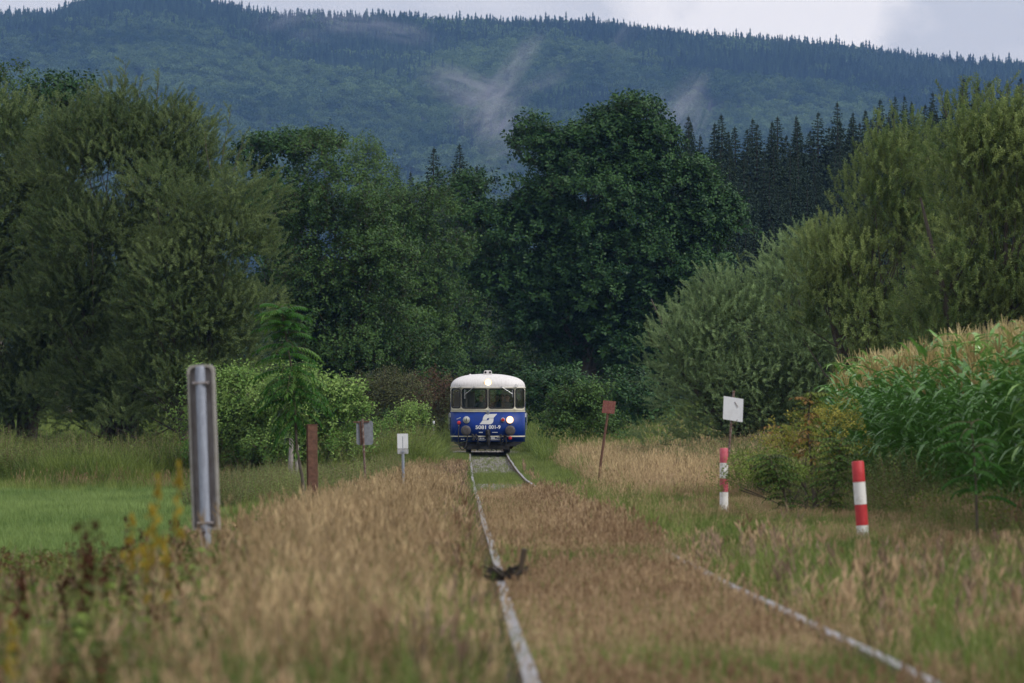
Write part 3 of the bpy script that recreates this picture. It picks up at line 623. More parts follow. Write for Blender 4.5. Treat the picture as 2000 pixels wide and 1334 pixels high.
rw = [o for o in COL.objects if o.name.startswith('willow_tree')][3:]
whips(rw[1], [(1720,300,1712,235),(1750,280,1745,225),(1780,300,1792,250),(1700,370,1690,310),(1660,450,1650,390),(1600,500,1592,450),(1620,480,1612,430)], 168)
whips(rw[2], [(1850,230,1838,180),(1880,210,1878,165),(1920,200,1930,160),(1965,200,1972,160),(1990,200,1998,165)], 152)
whips(rw[0], [(1280,680,1262,640),(1300,700,1275,665),(1390,580,1368,540),(1420,570,1405,520),(1450,540,1440,500)], 188)
# bushes
source('yellow_spray', [broad_spray(i+69, 15, .4, .1, .05, 'yellow') for i in range(2)]); source('weed_spray', [broad_spray(i+79, 15, .4, .09, .045, 'weed') for i in range(3)])
T('bush', 'yellow-green bush at the left end of the maize with reddish shoots above', 'bush', 81, [(1590,850,55,60),(1545,890,55,45),(1630,880,45,60)], 'yellow_spray', .34, 20, .6, .8, (-.1,.1), 1585, None, .03, 'bushes at the end of the maize', 1., 14, .42, .3)
T('bush', 'dull green bush low between the banded posts, below the yellow-green one', 'bush', 79, [(1500,930,60,45),(1570,940,70,50),(1640,940,50,60),(1460,950,40,30)], 'weed_spray', .34, 20, .6, .8, (-.1,.1), 1550, None, .03, 'bushes at the end of the maize', 1., 14, .42, .3)
T('bush', 'bright light green bush between the willow and the dark post', 'bush', 190, [(440,890,110,50),(520,890,90,45),(455,800,60,60),(500,830,75,50),(470,770,36,40),(440,840,70,50),(525,800,40,50),(420,790,40,50),(490,850,90,40)], 'bright_spray', .75, 34, .6, .8, (-.3,.3), 480, None, .05, 'bright green bushes left of the track', 1., 16)
T('bush', 'bright green bush behind the pinnate-leaved sapling', 'bush', 188.5, [(610,890,110,50),(610,815,65,50),(645,780,40,45),(570,800,60,70),(600,840,90,50),(550,800,34,40),(660,820,40,50)], 'bright_spray', .75, 34, .6, .8, (-.3,.3), 610, None, .05, 'bright green bushes left of the track', 1., 16)
T('bush', 'olive green bush at the foot of the alders, left of the railbus', 'bush', 236, [(735,770,50,45),(770,790,50,45),(715,800,50,40)], 'olive_spray', .8, 36, .6, .8, (-.3,.3), 740, None, .05, None, 1., 14, 1.2)
T('bush', 'withered reddish brown bush between the olive bush and the railbus', 'bush', 240, [(830,810,30,48),(845,770,22,34)], 'dead_spray', .7, 26, .6, .9, None, 832, None, .05, None, 1., 14, 1.2)
T('bush', 'dull green scrub directly left of the railbus side', 'bush', 246, [(868,790,30,60),(880,830,36,40),(850,840,30,20)], 'olive_spray', .8, 30, .6, .8, None, 865, None, .05, None, 1., 10, 1.2)
T('bush', 'small light shrub left of the railbus above the white sign', 'bush', 200, [(795,835,18,22),(810,820,10,16),(770,850,24,16)], 'bright_spray', .45, 26, .6, .8, None, 797, None, .03, None, 1., 8, .8)
T('bush', 'fresh green bush left of the rusty red sign', 'bush', 214, [(1135,830,38,34),(1120,800,20,28),(1175,840,32,30),(1100,845,30,22),(1150,800,22,22)], 'alder_spray', .6, 34, .6, .8, (-.2,.2), 1140, None, .04, None, 1., 14, .9, .45)
T('bush', 'dark shrub at the oak foot behind the red sign', 'bush', 250, [(1210,800,60,55),(1060,800,40,60),(1100,770,40,40),(1250,830,60,40)], 'oak_spray', .9, 36, .6, .8, None, 1180, None, .05, None, 1., 10, 1., .1)
T('bush', 'dark low undergrowth shrub below the alders by the olive bush', 'bush', 250, [(680,800,60,50),(650,840,60,30),(790,835,60,30)], 'alder_spray', .9, 36, .6, .8, None, 690, None, .05, None, 1., 10, 1., -.2)
# ================================================================== RAILBUS
TY = 231.0; TZ = railz(TY)
bus = empty('railbus', (trackx(TY)-.02, TY, TZ), (math.atan(.0148), 0, .0085))
tag(bus, 'blue and cream railbus with white roof and two lit lamps coming along the track', 'railbus')
EX = 2.6; HW = 1.515; CD = .9; BL = 13.3
def plan(phi, r=1.0):
    s, c_ = math.sin(phi), math.cos(phi); x = HW*math.copysign(abs(s)**(2/EX), s); y = CD*(1-abs(c_)**(2/EX)); return x*r, y
def phi_of(x): v = min(1, abs(x)/HW)**(EX/2); return math.copysign(math.asin(v), x)
def full_plan(r, inset, nf=28):
    """closed plan outline: front cap, sides, rear cap"""
    pts = [(plan(R(-90+180*i/nf), 1)) for i in range(nf+1)]
    fr = [(x*r, y+inset) for x, y in pts]; bk = [(x*r, BL-y-inset) for x, y in reversed(pts)]
    return fr + bk
def wall_panel(name, z0, z1, holes, mt, rear=False, th=.03):
    """front (or rear) cap strip with rounded window openings, in (phi, z), thickened inwards"""
    vs = []; ed = []; K = 6.0
    def loop(pts):
        b = len(vs); vs.extend(pts); ed.extend((b+i, b+(i+1) % len(pts)) for i in range(len(pts)))
    nb = 44; out = [(R(-90+180*i/nb), z0) for i in range(nb+1)] + [(R(90-180*i/nb), z1) for i in range(nb+1)]
    loop([Vector(p) for p in out]); hl = []
    for x0, x1, a, b in holes:
        p = []; r = .085
        for cx, cz, q0 in ((x1-r, b-r, 0), (x0+r, b-r, 90), (x0+r, a+r, 180), (x1-r, a+r, 270)):
            for k in range(7): q = R(q0+15*k); p.append((cx+r*math.cos(q), cz+r*math.sin(q)))
        q = []
        for i in range(len(p)):
            A, Bq = p[i], p[(i+1) % len(p)]; m = max(1, int(math.hypot(Bq[0]-A[0], Bq[1]-A[1])/.12))
            q += [(A[0]+(Bq[0]-A[0])*k/m, A[1]+(Bq[1]-A[1])*k/m) for k in range(m)]
        loop([Vector((phi_of(x), z)) for x, z in q]); hl.append(q)
    co, e, f, *_ = mgeo.delaunay_2d_cdt(vs, ed, [], 0, 1e-6)
    def inside(px, pz, poly):
        c_ = False; n = len(poly)
        for i in range(n):
            x1_, z1_ = poly[i]; x2_, z2_ = poly[(i+1) % n]
            if (z1_ > pz) != (z2_ > pz) and px < (x2_-x1_)*(pz-z1_)/(z2_-z1_)+x1_: c_ = not c_
        return c_
    hp = [[(phi_of(x), z) for x, z in q] for q in hl]; ff = []
    for t in f:
        cx = sum(co[i][0] for i in t)/len(t); cz = sum(co[i][1] for i in t)/len(t)
        if not any(inside(cx, cz, h) for h in hp): ff.append(tuple(t))
    P3 = []
    for p in co:
        x, y = plan(p[0]); P3.append((x, BL-y if rear else y, p[1]))
    mb = MB(); mb.add(P3, [tuple(reversed(t)) for t in ff] if rear else ff)
    o = mb.build(name, mt, bus, True); s = o.modifiers.new('thickness', 'SOLIDIFY'); s.thickness = th; s.offset = 1 if rear else -1
    return o, hl
def prism_yz(mb, poly, x0, x1, mi=0):
    n = len(poly); mb.add([(x0, p[0], p[1]) for p in poly]+[(x1, p[0], p[1]) for p in poly], [tuple(range(n)), tuple(reversed(range(n, 2*n)))]+[(i, n+i, n+(i+1)%n, (i+1)%n) for i in range(n)], mi)
WIN = [(-1.475,-1.125,1.87,2.645), (-1.055,-.04,1.86,2.635), (.04,1.055,1.86,2.635), (1.125,1.475,1.87,2.645)]
for rear in (False, True):
    wall_panel('front_panel' if not rear else 'rear_panel', .49, 1.72, [], M['blue'], rear)
    o, hl = wall_panel('window_surround', 1.722, 2.69, WIN, M['cream'], rear, .045)
    if not rear: hls = hl
for i, q in enumerate(hls):                      # windows: gasket frame with its pane
    for rear in (False, True):
        mb = MB(); cyc = q + [q[0], q[1]]; path = []
        for x, z in cyc[:-1]:
            px, py = plan(phi_of(x)); path.append((px, (BL-py) if rear else py, z))
        mb.tube(path, .026, 6, 0, False); fr = mb.build('window', M['rubber'], bus, True)
        mb = MB(); cx = [p[0] for p in q]; x0, x1 = min(cx), max(cx); k = 10; vs = []
        for j in range(k+1):
            x = x0+.005+(x1-x0-.01)*j/k; px, py = plan(phi_of(x)); py += .022
            zz = sorted([p[1] for p in q]); 
            e_ = .035 if j in (0, k) else .0
            vs += [(px, (BL-py) if rear else py, zz[0]+e_), (px, (BL-py) if rear else py, zz[-1]-e_)]
        mb.add(vs, [(2*j, 2*j+2, 2*j+3, 2*j+1) for j in range(k)]); mb.build('pane', M['glass'], fr, True)
# sides
for sx in (-1, 1):
    mb = MB(); mb.box((sx*(HW-.015), BL/2, 1.105), (.03, BL-2*CD, 1.23)); mb.build('side_panel', M['blue'], bus)
    mb = MB(); mb.box((sx*(HW-.02), BL/2, 1.79), (.04, BL-2*CD, .136)); mb.box((sx*(HW-.02), BL/2, 2.665), (.04, BL-2*CD, .05))
    n = 9; wl = (BL-2*CD)/n
    for i in range(n+1): mb.box((sx*(HW-.02), CD+i*wl + (.05 if i == 0 else -.05 if i == n else 0), 2.249), (.04, .1, .778))
    mb.build('side_pillars', M['cream'], bus)
    for i in range(n):
        mb = MB(); yc = CD+(i+.5)*wl; a = wl/2-.055
        for z in (1.875, 2.625): mb.box((sx*(HW-.016), yc, z), (.036, 2*a, .03))
        for yy in (-a+.015, a-.015): mb.box((sx*(HW-.016), yc+yy, 2.25), (.036, .03, .716))
        fr = mb.build('window', M['rubber'], bus)
        mb = MB(); mb.box((sx*(HW-.025), yc, 2.25), (.008, 2*a-.03, .73)); mb.build('pane', M['glass'], fr)
    mb = MB(); mb.box((sx*(HW+.012), 2.35, 1.33), (.02, .75, 1.5), 0); d = mb.build('door', M['blue'], bus, bevel=.01)
    mb = MB(); mb.tube([(sx*(HW+.03), 1.3, .95), (sx*(HW+.07), 1.3, 1.0), (sx*(HW+.07), 1.3, 1.62), (sx*(HW+.03), 1.3, 1.67)], .014, 6); mb.build('handrail', M['chrome'], bus, True)
    mb = MB(); mb.box((sx*(HW+.02), 1.0, 1.56), (.05, .1, .16)); mb.build('side_marker', M['white'], bus, bevel=.01)
# cream stripe, roof, gutter
def band(name, z0, z1, off, mt, r0=1.0):
    mb = MB(); o_ = [(plan(R(-90+180*i/40))[0]*(1+off/HW), plan(R(-90+180*i/40))[1]-off) for i in range(41)]; k = 41
    o_ = [(-HW-off, BL/2)] + o_ + [(HW+off, BL/2)]; k = 43
    for z in (z0, z1):
        for x, y in o_: mb.v.append((x, y, z))
    for z in (z0, z1):
        for x, y in o_: mb.v.append((x*(1-.02), y+.02, z))
    for j in range(k-1):
        for a, b in ((0, k), (2*k, 3*k), (0, 2*k), (k, 3*k)): mb.f.append((a+j, a+j+1, b+j+1, b+j)); mb.m.append(0)
    return mb.build(name, mt, bus, True)
band('stripe', .69, .735, .004, M['cream']); band('waist_strip', 1.705, 1.735, .012, M['cream']); band('rain_gutter', 2.675, 2.70, .025, M['cream'])
mb = MB(); lv = 14; ring = 58
for i in range(lv+1):
    psi = R(90*i/lv); r = max(.04, abs(math.cos(psi))**(2/2.5)); z = 2.69+.545*(math.sin(psi)**(2/2.5)); L_ = full_plan(r*1.003, (1-r)*1.15)
    for x, y in L_: mb.v.append((x, y, z))
ring = len(L_)
for i in range(lv):
    for j in range(ring): mb.f.append((i*ring+j, i*ring+(j+1)%ring, (i+1)*ring+(j+1)%ring, (i+1)*ring+j)); mb.m.append(0)
mb.f.append(tuple(lv*ring+j for j in range(ring))); mb.m.append(0)
mb.build('roof', M['roofw'], bus, True)
# floor, underframe
mb = MB(); f_ = full_plan(.97, .05); n = len(f_); mb.add([(x, y, 1.0) for x, y in f_]+[(x, y, 1.05) for x, y in f_], [tuple(range(n)), tuple(reversed(range(n, 2*n)))]); mb.build('cabin_floor', M['floorm'], bus)
mb = MB()
sec = [(-1.42,.49),(1.42,.49),(1.36,.42),(1.05,.30),(.98,.20),(-.98,.20),(-1.05,.30),(-1.36,.42)]
mb.prism([(x*.99, z) for x, z in sec], .25, BL-.25); mb.box((0, .2, .40), (2.3, .1, .2)); mb.box((0, .12, .26), (1.75, .06, .16))
for x in (-.85, .85): mb.box((x, .3, .16), (.1, .05, .22)); 
for x in (-.42,-.12,.15,.33): mb.box((x, .18, .17), (.06, .06, .08))
mb.build('underframe', M['under'], bus)
for yy in (3.0, 10.3):
    mb = MB(); mb.tube([(-.9, yy, .45), (.9, yy, .45)], .07, 10); ax = mb.build('axle', M['under'], bus, True)
    for sx in (-1, 1):
        mb = MB(); mb.lathe([(.45,-.06),(.45,.055),(.48,.056),(.48,.085),(.2,.085),(.2,-.06)], (0,0,0), 'X', 28)
        if sx > 0: mb.v = [(-v[0], v[1], v[2]) for v in mb.v]; mb.f = [tuple(reversed(f)) for f in mb.f]
        mb.build('wheel', M['buff'], ax, True, (sx*.76, yy, .455))
# buffers, coupler, hoses
for sx in (-1, 1):
    mb = MB(); mb.lathe([(.11,-.25),(.11,.1),(.09,.1),(.09,.32),(.06,.33)], (sx*.9, .0, .955), 'Y', 18); bf = mb.build('buffer', M['under'], bus, True)
    mb = MB(); mb.lathe([(.05,.31),(.2,.33),(.205,.35),(.19,.365),(.1,.375),(.02,.378)], (sx*.9, 0, .955), 'Y', 28); mb.build('buffer_plate', M['buff'], bf, True)
    mb = MB(); mb.box((sx*.9, -.02, .955), (.3, .05, .3)); mb.build('buffer_base', M['under'], bf, bevel=.02)
mb = MB(); mb.tube([(0,.1,.93), (0,-.2,.95), (0,-.3,.9), (0,-.33,.8), (0,-.25,.72), (0,-.17,.75)], [.05,.05,.045,.04,.035,.02], 8); mb.box((0,-.02,.8), (.2,.08,.36))
mb.tube([(0,-.1,.75), (.02,-.2,.55), (0,-.16,.36), (-.02,-.1,.3)], [.05,.075,.06,.03], 8); mb.tube([(0,-.15,.86),(0,-.18,.6)], .07, 8)
mb.build('coupler', M['under'], bus, True)
def hose(pts, r=.022, cap=None):
    mb = MB(); P_ = [Vector(p) for p in pts]; sm_ = []
    for i in range(len(P_)-1):
        for k in range(5):
            t = k/5; p0, p1, p2, p3 = P_[max(0,i-1)], P_[i], P_[i+1], P_[min(len(P_)-1,i+2)]
            sm_.append(.5*((2*p1)+(-p0+p2)*t+(2*p0-5*p1+4*p2-p3)*t*t+(-p0+3*p1-3*p2+p3)*t**3))
    sm_.append(P_[-1]); mb.tube(sm_, r, 7); return mb.build('brake_hose', M['under'], bus, True)
hose([(-1.18,.0,1.12),(-1.2,-.1,.8),(-1.19,-.12,.4),(-1.05,-.12,.17),(-.92,-.1,.3),(-.85,-.05,.6),(-.84,0,.75)])
hose([(-.62,.05,.78),(-.6,-.1,.72),(-.6,-.12,.55),(-.52,-.1,.66),(-.48,.02,.8)], .03)
hose([(-.42,.05,.72),(-.4,-.1,.6),(-.42,-.1,.4),(-.3,-.05,.45)], .025)
hose([(.5,.05,.78),(.52,-.1,.66),(.5,-.12,.42),(.6,-.1,.5),(.66,.0,.7)], .028)
hose([(.7,.05,.74),(.72,-.1,.62),(.74,-.1,.44),(.64,-.05,.3)], .03)
for x, z in ((-.63,.79),(-.48,.76),(.52,.77),(.66,.75),(.73,.7)):
    mb = MB(); mb.tube([(x,.06,z),(x,-.04,z),(x+.02,-.08,z-.05)], [.03,.035,.03], 8); mb.tube([(x-.06,-.04,z+.02),(x+.06,-.04,z-.01)], .011, 6); mb.build('hose_valve', M['under'], bus, True)
def fy(x): return plan(phi_of(x))[1]
mb = MB(); mb.lathe([(.03,-.02),(.075,0),(.08,.04),(.05,.075),(.0,.08)], (-1.18,fy(1.18)-.05,1.26), 'Y', 16); r_ = mb.build('tail_lamp', M['redpaint'], bus, True); mb = MB(); mb.tube([(-1.18,fy(1.18)-.04,1.2),(-1.18,fy(1.18)-.04,1.1)], .018, 6); mb.build('stalk', M['chrome'], r_)
mb = MB(); mb.lathe([(.02,-.02),(.07,0),(.07,.05),(.03,.07)], (.9,fy(.9)-.05,.645), 'Y', 16); mb.build('coupling_cap', M['redpaint'], bus, True)
mb = MB(); mb.lathe([(.09,-.03),(.09,.03),(.07,.035)], (.605,fy(.605),1.385), 'Y', 18); r_ = mb.build('tail_lamp', M['chrome'], bus, True); mb = MB(); mb.lathe([(.07,.03),(.055,.06),(.01,.07)], (.605,fy(.605),1.385), 'Y', 18); mb.build('lens', M['redlens'], r_, True)
# headlights
for x, z, lit in ((-.875,1.385,False), (.89,1.385,True), (0,2.9,True)):
    yy = fy(x) if z < 2 else .07
    mb = MB(); mb.lathe([(.13,-.35 if z > 2 else -.05),(.14,.03),(.145,.05),(.125,.055)], (x, yy, z), 'Y', 24); h_ = mb.build('headlight', M['chrome'] if z < 2 else M['cream'], bus, True)
    mb = MB(); mb.lathe([(.108,.04),(.105,.058),(.07,.08),(.02,.088)], (x, yy, z), 'Y', 24); mb.build('lens', M['lit'] if lit else M['lampglass'], h_, True)
    if lit: mb = MB(); mb.lathe([(.15,.05),(.15,.053),(.125,.06),(.105,.056)], (x, yy, z), 'Y', 24); mb.build('glow_ring', M['glowrim'], h_, True)  # added ring, its emission stands for the glow round a lit lamp
    if not lit: mb = MB(); mb.box((x, yy-.09, z), (.03, .01, .12)); mb.build('lamp_bar', M['buff'], h_)
# horn box and small roof fittings
mb = MB(); mb.prism([(-.19,3.2),(.17,3.2),(.15,3.36),(.11,3.39),(-.12,3.39),(-.16,3.36)], .75, 1.05); hbx = mb.build('horn_box', M['roofw'], bus, bevel=.015)
for x in (-.1, .085): mb = MB(); mb.lathe([(.04,-.02),(.045,.006),(.03,.007)], (x, .745, 3.31), 'Y', 16); mb.build('horn_opening', M['rubber'], hbx, True)
mb = MB(); mb.lathe([(.07,3.1),(.07,3.2),(.03,3.24),(.01,3.25)], (-.72, 1.3, 0), 'Z', 12); mb.build('roof_vent', M['roofw'], bus, True)
for x in (-1.15, 1.14):
    mb = MB(); o_ = Vector((x, fy(abs(x))-.06, 2.76)); mb.tube([o_+Vector((.05*math.cos(R(q)), -.03, .055*math.sin(R(q)))) for q in range(0, 361, 30)], .012, 6); mb.tube([o_+Vector((0,.1,-.02)), o_+Vector((0,-.03,-.05))], .015, 6); mb.build('lamp_bracket', M['chrome'], bus, True)
for sx, piv, el, b0, b1 in ((-1, (-.57,2.72), (-.94,2.41), (-.95,2.62), (-.95,2.24)), (1, (.55,2.72), (.99,2.44), (.99,2.6), (1.0,2.3))):
    mb = MB(); yq = .02; pv_ = Vector((piv[0], fy(abs(piv[0]))-.03, piv[1])); e2 = Vector((el[0], fy(abs(el[0]))-.06, el[1])); mb.tube([pv_+Vector((0,.1,0)), pv_+Vector((0,-.04,0))], .032, 10); mb.tube([pv_, e2], .011, 6); wp = mb.build('wiper_arm', M['chrome'], bus, True)
    mb = MB(); mb.tube([(b0[0], fy(abs(b0[0]))-.045, b0[1]), (b1[0], fy(abs(b1[0]))-.045, b1[1])], .012, 6); mb.build('wiper_blade', M['chrome'], wp)
mb = MB(); mb.lathe([(.05,-.02),(.055,.02),(.02,.03)], (0, -.012, 1.715), 'Y', 12); mb.prism([(-.1,1.7),(.1,1.7),(.03,1.6),(-.03,1.6)], -.014, -.004); mb.build('centre_badge', M['galv'], bus)
# emblem and lettering
def on(x): return fy(abs(x))
def wrapped(mb_, poly, mi=0, lift=.006, th=.004):
    """flat print laid on the curved front: polygon in (x, z)"""
    n = len(poly); mb_.add([(p[0], on(p[0])-lift, p[1]) for p in poly]+[(p[0], on(p[0])-lift+th, p[1]) for p in poly], [tuple(range(n)), tuple(reversed(range(n, 2*n)))]+[(i, n+i, n+(i+1)%n, (i+1)%n) for i in range(n)], mi)
def em(px, py): return ((910+px/22.22-953.9)/48.1, (885.2-(800+py/22.22))/48.1)
top = [em(*p) for p in [(1375,155),(900,165),(850,185),(800,228),(770,285),(752,350),(745,422),(922,422),(932,360),(975,335),(1210,335)]]
bot = [em(*p) for p in [(610,605),(1070,605),(1140,580),(1185,530),(1208,470),(1215,400),(1214,347),(1022,347),(1018,400),(985,432),(940,440),(925,434),(742,434)]]
mb = MB(); wrapped(mb, top); wrapped(mb, bot); mb.build('emblem', M['white'], bus)
def text(s, x0, x1, z0, h, name):
    cu = bpy.data.curves.new(name, 'FONT'); cu.body = s; cu.size = 1; cu.offset = .022; cu.extrude = .01; cu.align_x = 'LEFT'
    tmp = bpy.data.objects.new(name, cu); COL.objects.link(tmp); dg = bpy.context.evaluated_depsgraph_get(); dg.update(); me = bpy.data.meshes.new_from_object(tmp.evaluated_get(dg)); bpy.data.objects.remove(tmp)
    co = np.array([v.co[:] for v in me.vertices]); mn, mx_ = co.min(0), co.max(0)
    for v in me.vertices:
        X = x0+(v.co.x-mn[0])/(mx_[0]-mn[0])*(x1-x0); Z = z0+(v.co.y-mn[1])/(mx_[1]-mn[1])*h; v.co = (X, on(X)-.006+(.004 if v.co.z < 0 else 0), Z)
    me.materials.append(M['white']); o = bpy.data.objects.new(name, me); link(o, bus); return o
text('5081', em(432,0)[0], em(888,0)[0], em(0,815)[1], .15, 'number'); text('001-9', em(1008,0)[0], em(1518,0)[0], em(0,808)[1], .15, 'number')
mb = MB()
def dash(x0, x1, z0, z1, n, sk=0):
    wd = (x1-x0)/n
    for i in range(n): a = x0+i*wd; b = a+wd*.72; wrapped(mb, [(a, z0+sk*(a-x0)), (b, z0+sk*(b-x0)), (b, z1+sk*(b-x0)), (a, z1+sk*(a-x0))])
dash(-1.27,-1.1,1.395,1.43,5,.4); dash(-.37,-.2,.86,.89,4); dash(.17,.4,.865,.885,6)
dash(-.47,-.08,.585,.6,9); dash(-.45,-.12,.62,.655,3); dash(-.4,-.1,.55,.565,7)
dash(.11,.5,.6,.615,8); dash(.12,.34,.63,.665,1); dash(.36,.52,.655,.68,4); dash(.11,.5,.565,.58,9); dash(.58,.63,.57,.6,1); dash(-1.1,-.94,.575,.61,2)
mb.build('small_lettering', M['white'], bus)['kind'] = 'stuff'
# interior: desk, partition, seats
mb = MB(); mb.box((-.35,.45,1.58), (1.1,.4,.14)); mb.box((-.35,.5,1.25), (1.0,.2,.5)); mb.build('driver_desk', M['interior'], bus, bevel=.02)
mb = MB(); mb.box((-.95,2.3,1.75), (.85,.04,1.5)); mb.build('partition', M['interior'], bus)
mb = MB(); mb.box((0,6.65,2.67), (2.7,12.,.03)); mb.build('ceiling_panel', M['interior'], bus)
for yy in (1.33, 3.0, 3.9, 5.2, 6.3, 7.6, 8.7, 10.):
    for x in ((-.25, .85) if yy < 2 else (-.9, .85)):
        if yy < 2: wdt = .5
        else: wdt = .95
        mb = MB(); mb.box((x, yy, 1.42), (wdt,.46,.12)); mb.box((x, yy+.25, 1.8), (wdt,.09,.7)); mb.box((x, yy, 1.2), (wdt*.7,.3,.32)); mb.build('seat', M['seat'], bus, bevel=.03)
# ---- people aboard
def person(x, y, label, shirt, lean=0, hands=None, turn=0, hair=True, standing=False):
    W_ = bus.matrix_world if False else (Matrix.Translation(bus.location) @ bus.rotation_euler.to_matrix().to_4x4())
    base = empty('person', W_ @ Vector((x, y, 1.05)), (0, 0, turn)); base['label'] = label; base['category'] = 'person'
    z = .44 if not standing else .9
    J = {'pel': (0,0,z+.08), 'ab': (0,-.02,z+.24), 'ch': (lean*.3,-.04,z+.42), 'nk0': (lean*.5,-.03,z+.56), 'nk': (lean*.6,-.04,z+.64), 'hd0': (lean*.7,-.06,z+.70), 'hd1': (lean*.8,-.07,z+.79), 'hd2': (lean*.85,-.05,z+.87)}
    hl_, hr_ = hands or ((-.3,-.42,z+.16), (.3,-.42,z+.16))
    V = list(J.values()); E = [(i, i+1) for i in range(len(V)-1)]; Rr = [.155,.15,.165,.09,.055,.075,.098,.07]
    for sg, hd in ((-1, hl_), (1, hr_)):
        b = len(V); sh = Vector((sg*.19+lean*.4, -.03, z+.52)); H_ = Vector(hd); el = sh.lerp(H_, .5)+Vector((sg*.08, .03, -.1))
        V += [tuple(sh), tuple(el), tuple(H_)]; E += [(2, b), (b, b+1), (b+1, b+2)]; Rr += [.07,.048,.032]
        b = len(V); V += [(sg*.1,-.03,z+.03), (sg*.13,-.45 if not standing else -.03,z+.04 if not standing else .5), (sg*.13,-.45 if not standing else 0,.07), (sg*.14,-.6 if not standing else -.15,.05)]
        E += [(0, b), (b, b+1), (b+1, b+2), (b+2, b+3)]; Rr += [.1,.075,.05,.04]
    me = bpy.data.meshes.new('body'); me.from_pydata(V, E, []); o = bpy.data.objects.new('body', me); COL.objects.link(o); o.modifiers.new('s', 'SKIN')
    for i, r in enumerate(Rr): me.skin_vertices[0].data[i].radius = (r, r*.85 if i < 3 else r)
    me.skin_vertices[0].data[0].use_root = True
    sb = o.modifiers.new('u', 'SUBSURF'); sb.levels = sb.render_levels = 2
    dg = bpy.context.evaluated_depsgraph_get(); dg.update(); m2 = bpy.data.meshes.new_from_object(o.evaluated_get(dg)); bpy.data.objects.remove(o)
    for mm in (shirt, M['skin'], M['trousers'], M['hair']): m2.materials.append(mm)
    for p in m2.polygons:
        c_ = p.center; p.use_smooth = True; near = min((c_-Vector(hl_)).length, (c_-Vector(hr_)).length)
        p.material_index = 1 if c_.z > z+.62 or near < .07 else 2 if c_.z < z+.12 and not standing or (standing and c_.z < .95) else 0
    bd = bpy.data.objects.new('body', m2); link(bd, base)
    hc = Vector((lean*.8, -.06, z+.79))
    bm = bmesh.new(); bmesh.ops.create_uvsphere(bm, u_segments=16, v_segments=12, radius=.112)
    bmesh.ops.delete(bm, geom=[v for v in bm.verts if v.co.y < -.035 and v.co.z < .055 or v.co.z < -.05], context='VERTS')
    for v in bm.verts: v.co = Vector((v.co.x*.92, v.co.y*1.02+.012, v.co.z*1.1+.02))+hc
    mh = bpy.data.meshes.new('hair'); bm.to_mesh(mh); bm.free(); mh.materials.append(M['hair']); ho_ = bpy.data.objects.new('hair', mh); link(ho_, base); s_ = ho_.modifiers.new('t', 'SOLIDIFY'); s_.thickness = .012; s_.offset = 0
    mb = MB(); f0 = hc + Vector((0,-.098,0)); mb.tube([f0+Vector((0,.01,.02)), f0+Vector((0,-.022,-.015)), f0+Vector((0,0,-.022))], [.008,.013,.01], 6); mb.build('nose', M['skin'], base, True)
    for sg in (-1, 1):
        mb = MB(); mb.lathe([(.001,-.008),(.012,0),(.001,.008)], tuple(f0+Vector((sg*.034,.012,.018))), 'Y', 8); mb.build('eye', M['hair'], base, True)
        mb = MB(); mb.lathe([(.004,-.012),(.026,0),(.004,.012)], tuple(hc+Vector((sg*.1,.0,-.01))), 'X', 8); mb.build('ear', M['skin'], base, True)
    mb = MB(); mb.box(tuple(f0+Vector((0,.016,-.045))), (.045,.008,.009)); mb.build('mouth', M['redlens'], base)
    for hd, sg in ((hl_, -1), (hr_, 1)):
        H_ = Vector(hd); mb = MB()
        for k in range(4):
            a = H_+Vector(((k-1.5)*.018, -.02, 0)); l = (.062,.072,.068,.052)[k]; mb.tube([a, a+Vector((0,-l*.55,.004)), a+Vector((0,-l*.9,-.022)), a+Vector((0,-l*.75,-.04))], [.0095,.009,.008,.006], 6)
        a = H_+Vector((-sg*.028, 0, 0)); mb.tube([a, a+Vector((-sg*.025,-.03,-.004)), a+Vector((-sg*.02,-.055,-.015))], [.011,.01,.007], 6); mb.build('fingers', M['skin'], base, True)
    return base
person(-.25, 1.3, 'driver in a dark blue shirt leaning over the desk behind the left windscreen', M['shirt'], -.05, ((-.3,-.5,.66), (.22,-.5,.64)))
person(.8, 1.25, 'person with dark hair seated behind the right windscreen, looking at the camera', M['shirt2'], 0)
person(.33, 2.2, 'passenger as a dark outline standing further back, left of the person at right', M['shirt'], .05, None, .4)
person(.62, 3.95, 'passenger sitting further back in the cabin, half behind the other passenger', M['shirt'], -.04, None, -.3)

# ================================================================== POSTS AND SIGNS
def plate(mb_, w_, h_, th, cz=0, mi=0, r=.02, tilt=0, skew=0):
    p = []
    for cx, cz_, q0 in ((w_/2-r, h_/2-r, 0), (-w_/2+r, h_/2-r, 90), (-w_/2+r, -h_/2+r, 180), (w_/2-r, -h_/2+r, 270)):
        for k in range(5): q = R(q0+22.5*k); p.append((cx+r*math.cos(q), cz_+r*math.sin(q)+cz+skew*(cx+r*math.cos(q))))
    mb_.prism(p, -th/2, th/2, mi)
def standing(x, ybase, D, name, label, cat, lean=(0,0), group=None):
    b = P(x, ybase, D); b.z = G(b.x, b.y)-.12; t = empty(name, b, (lean[1], lean[0], 0)); tag(t, label, cat, group); t['top'] = 0; del t['top']; return t
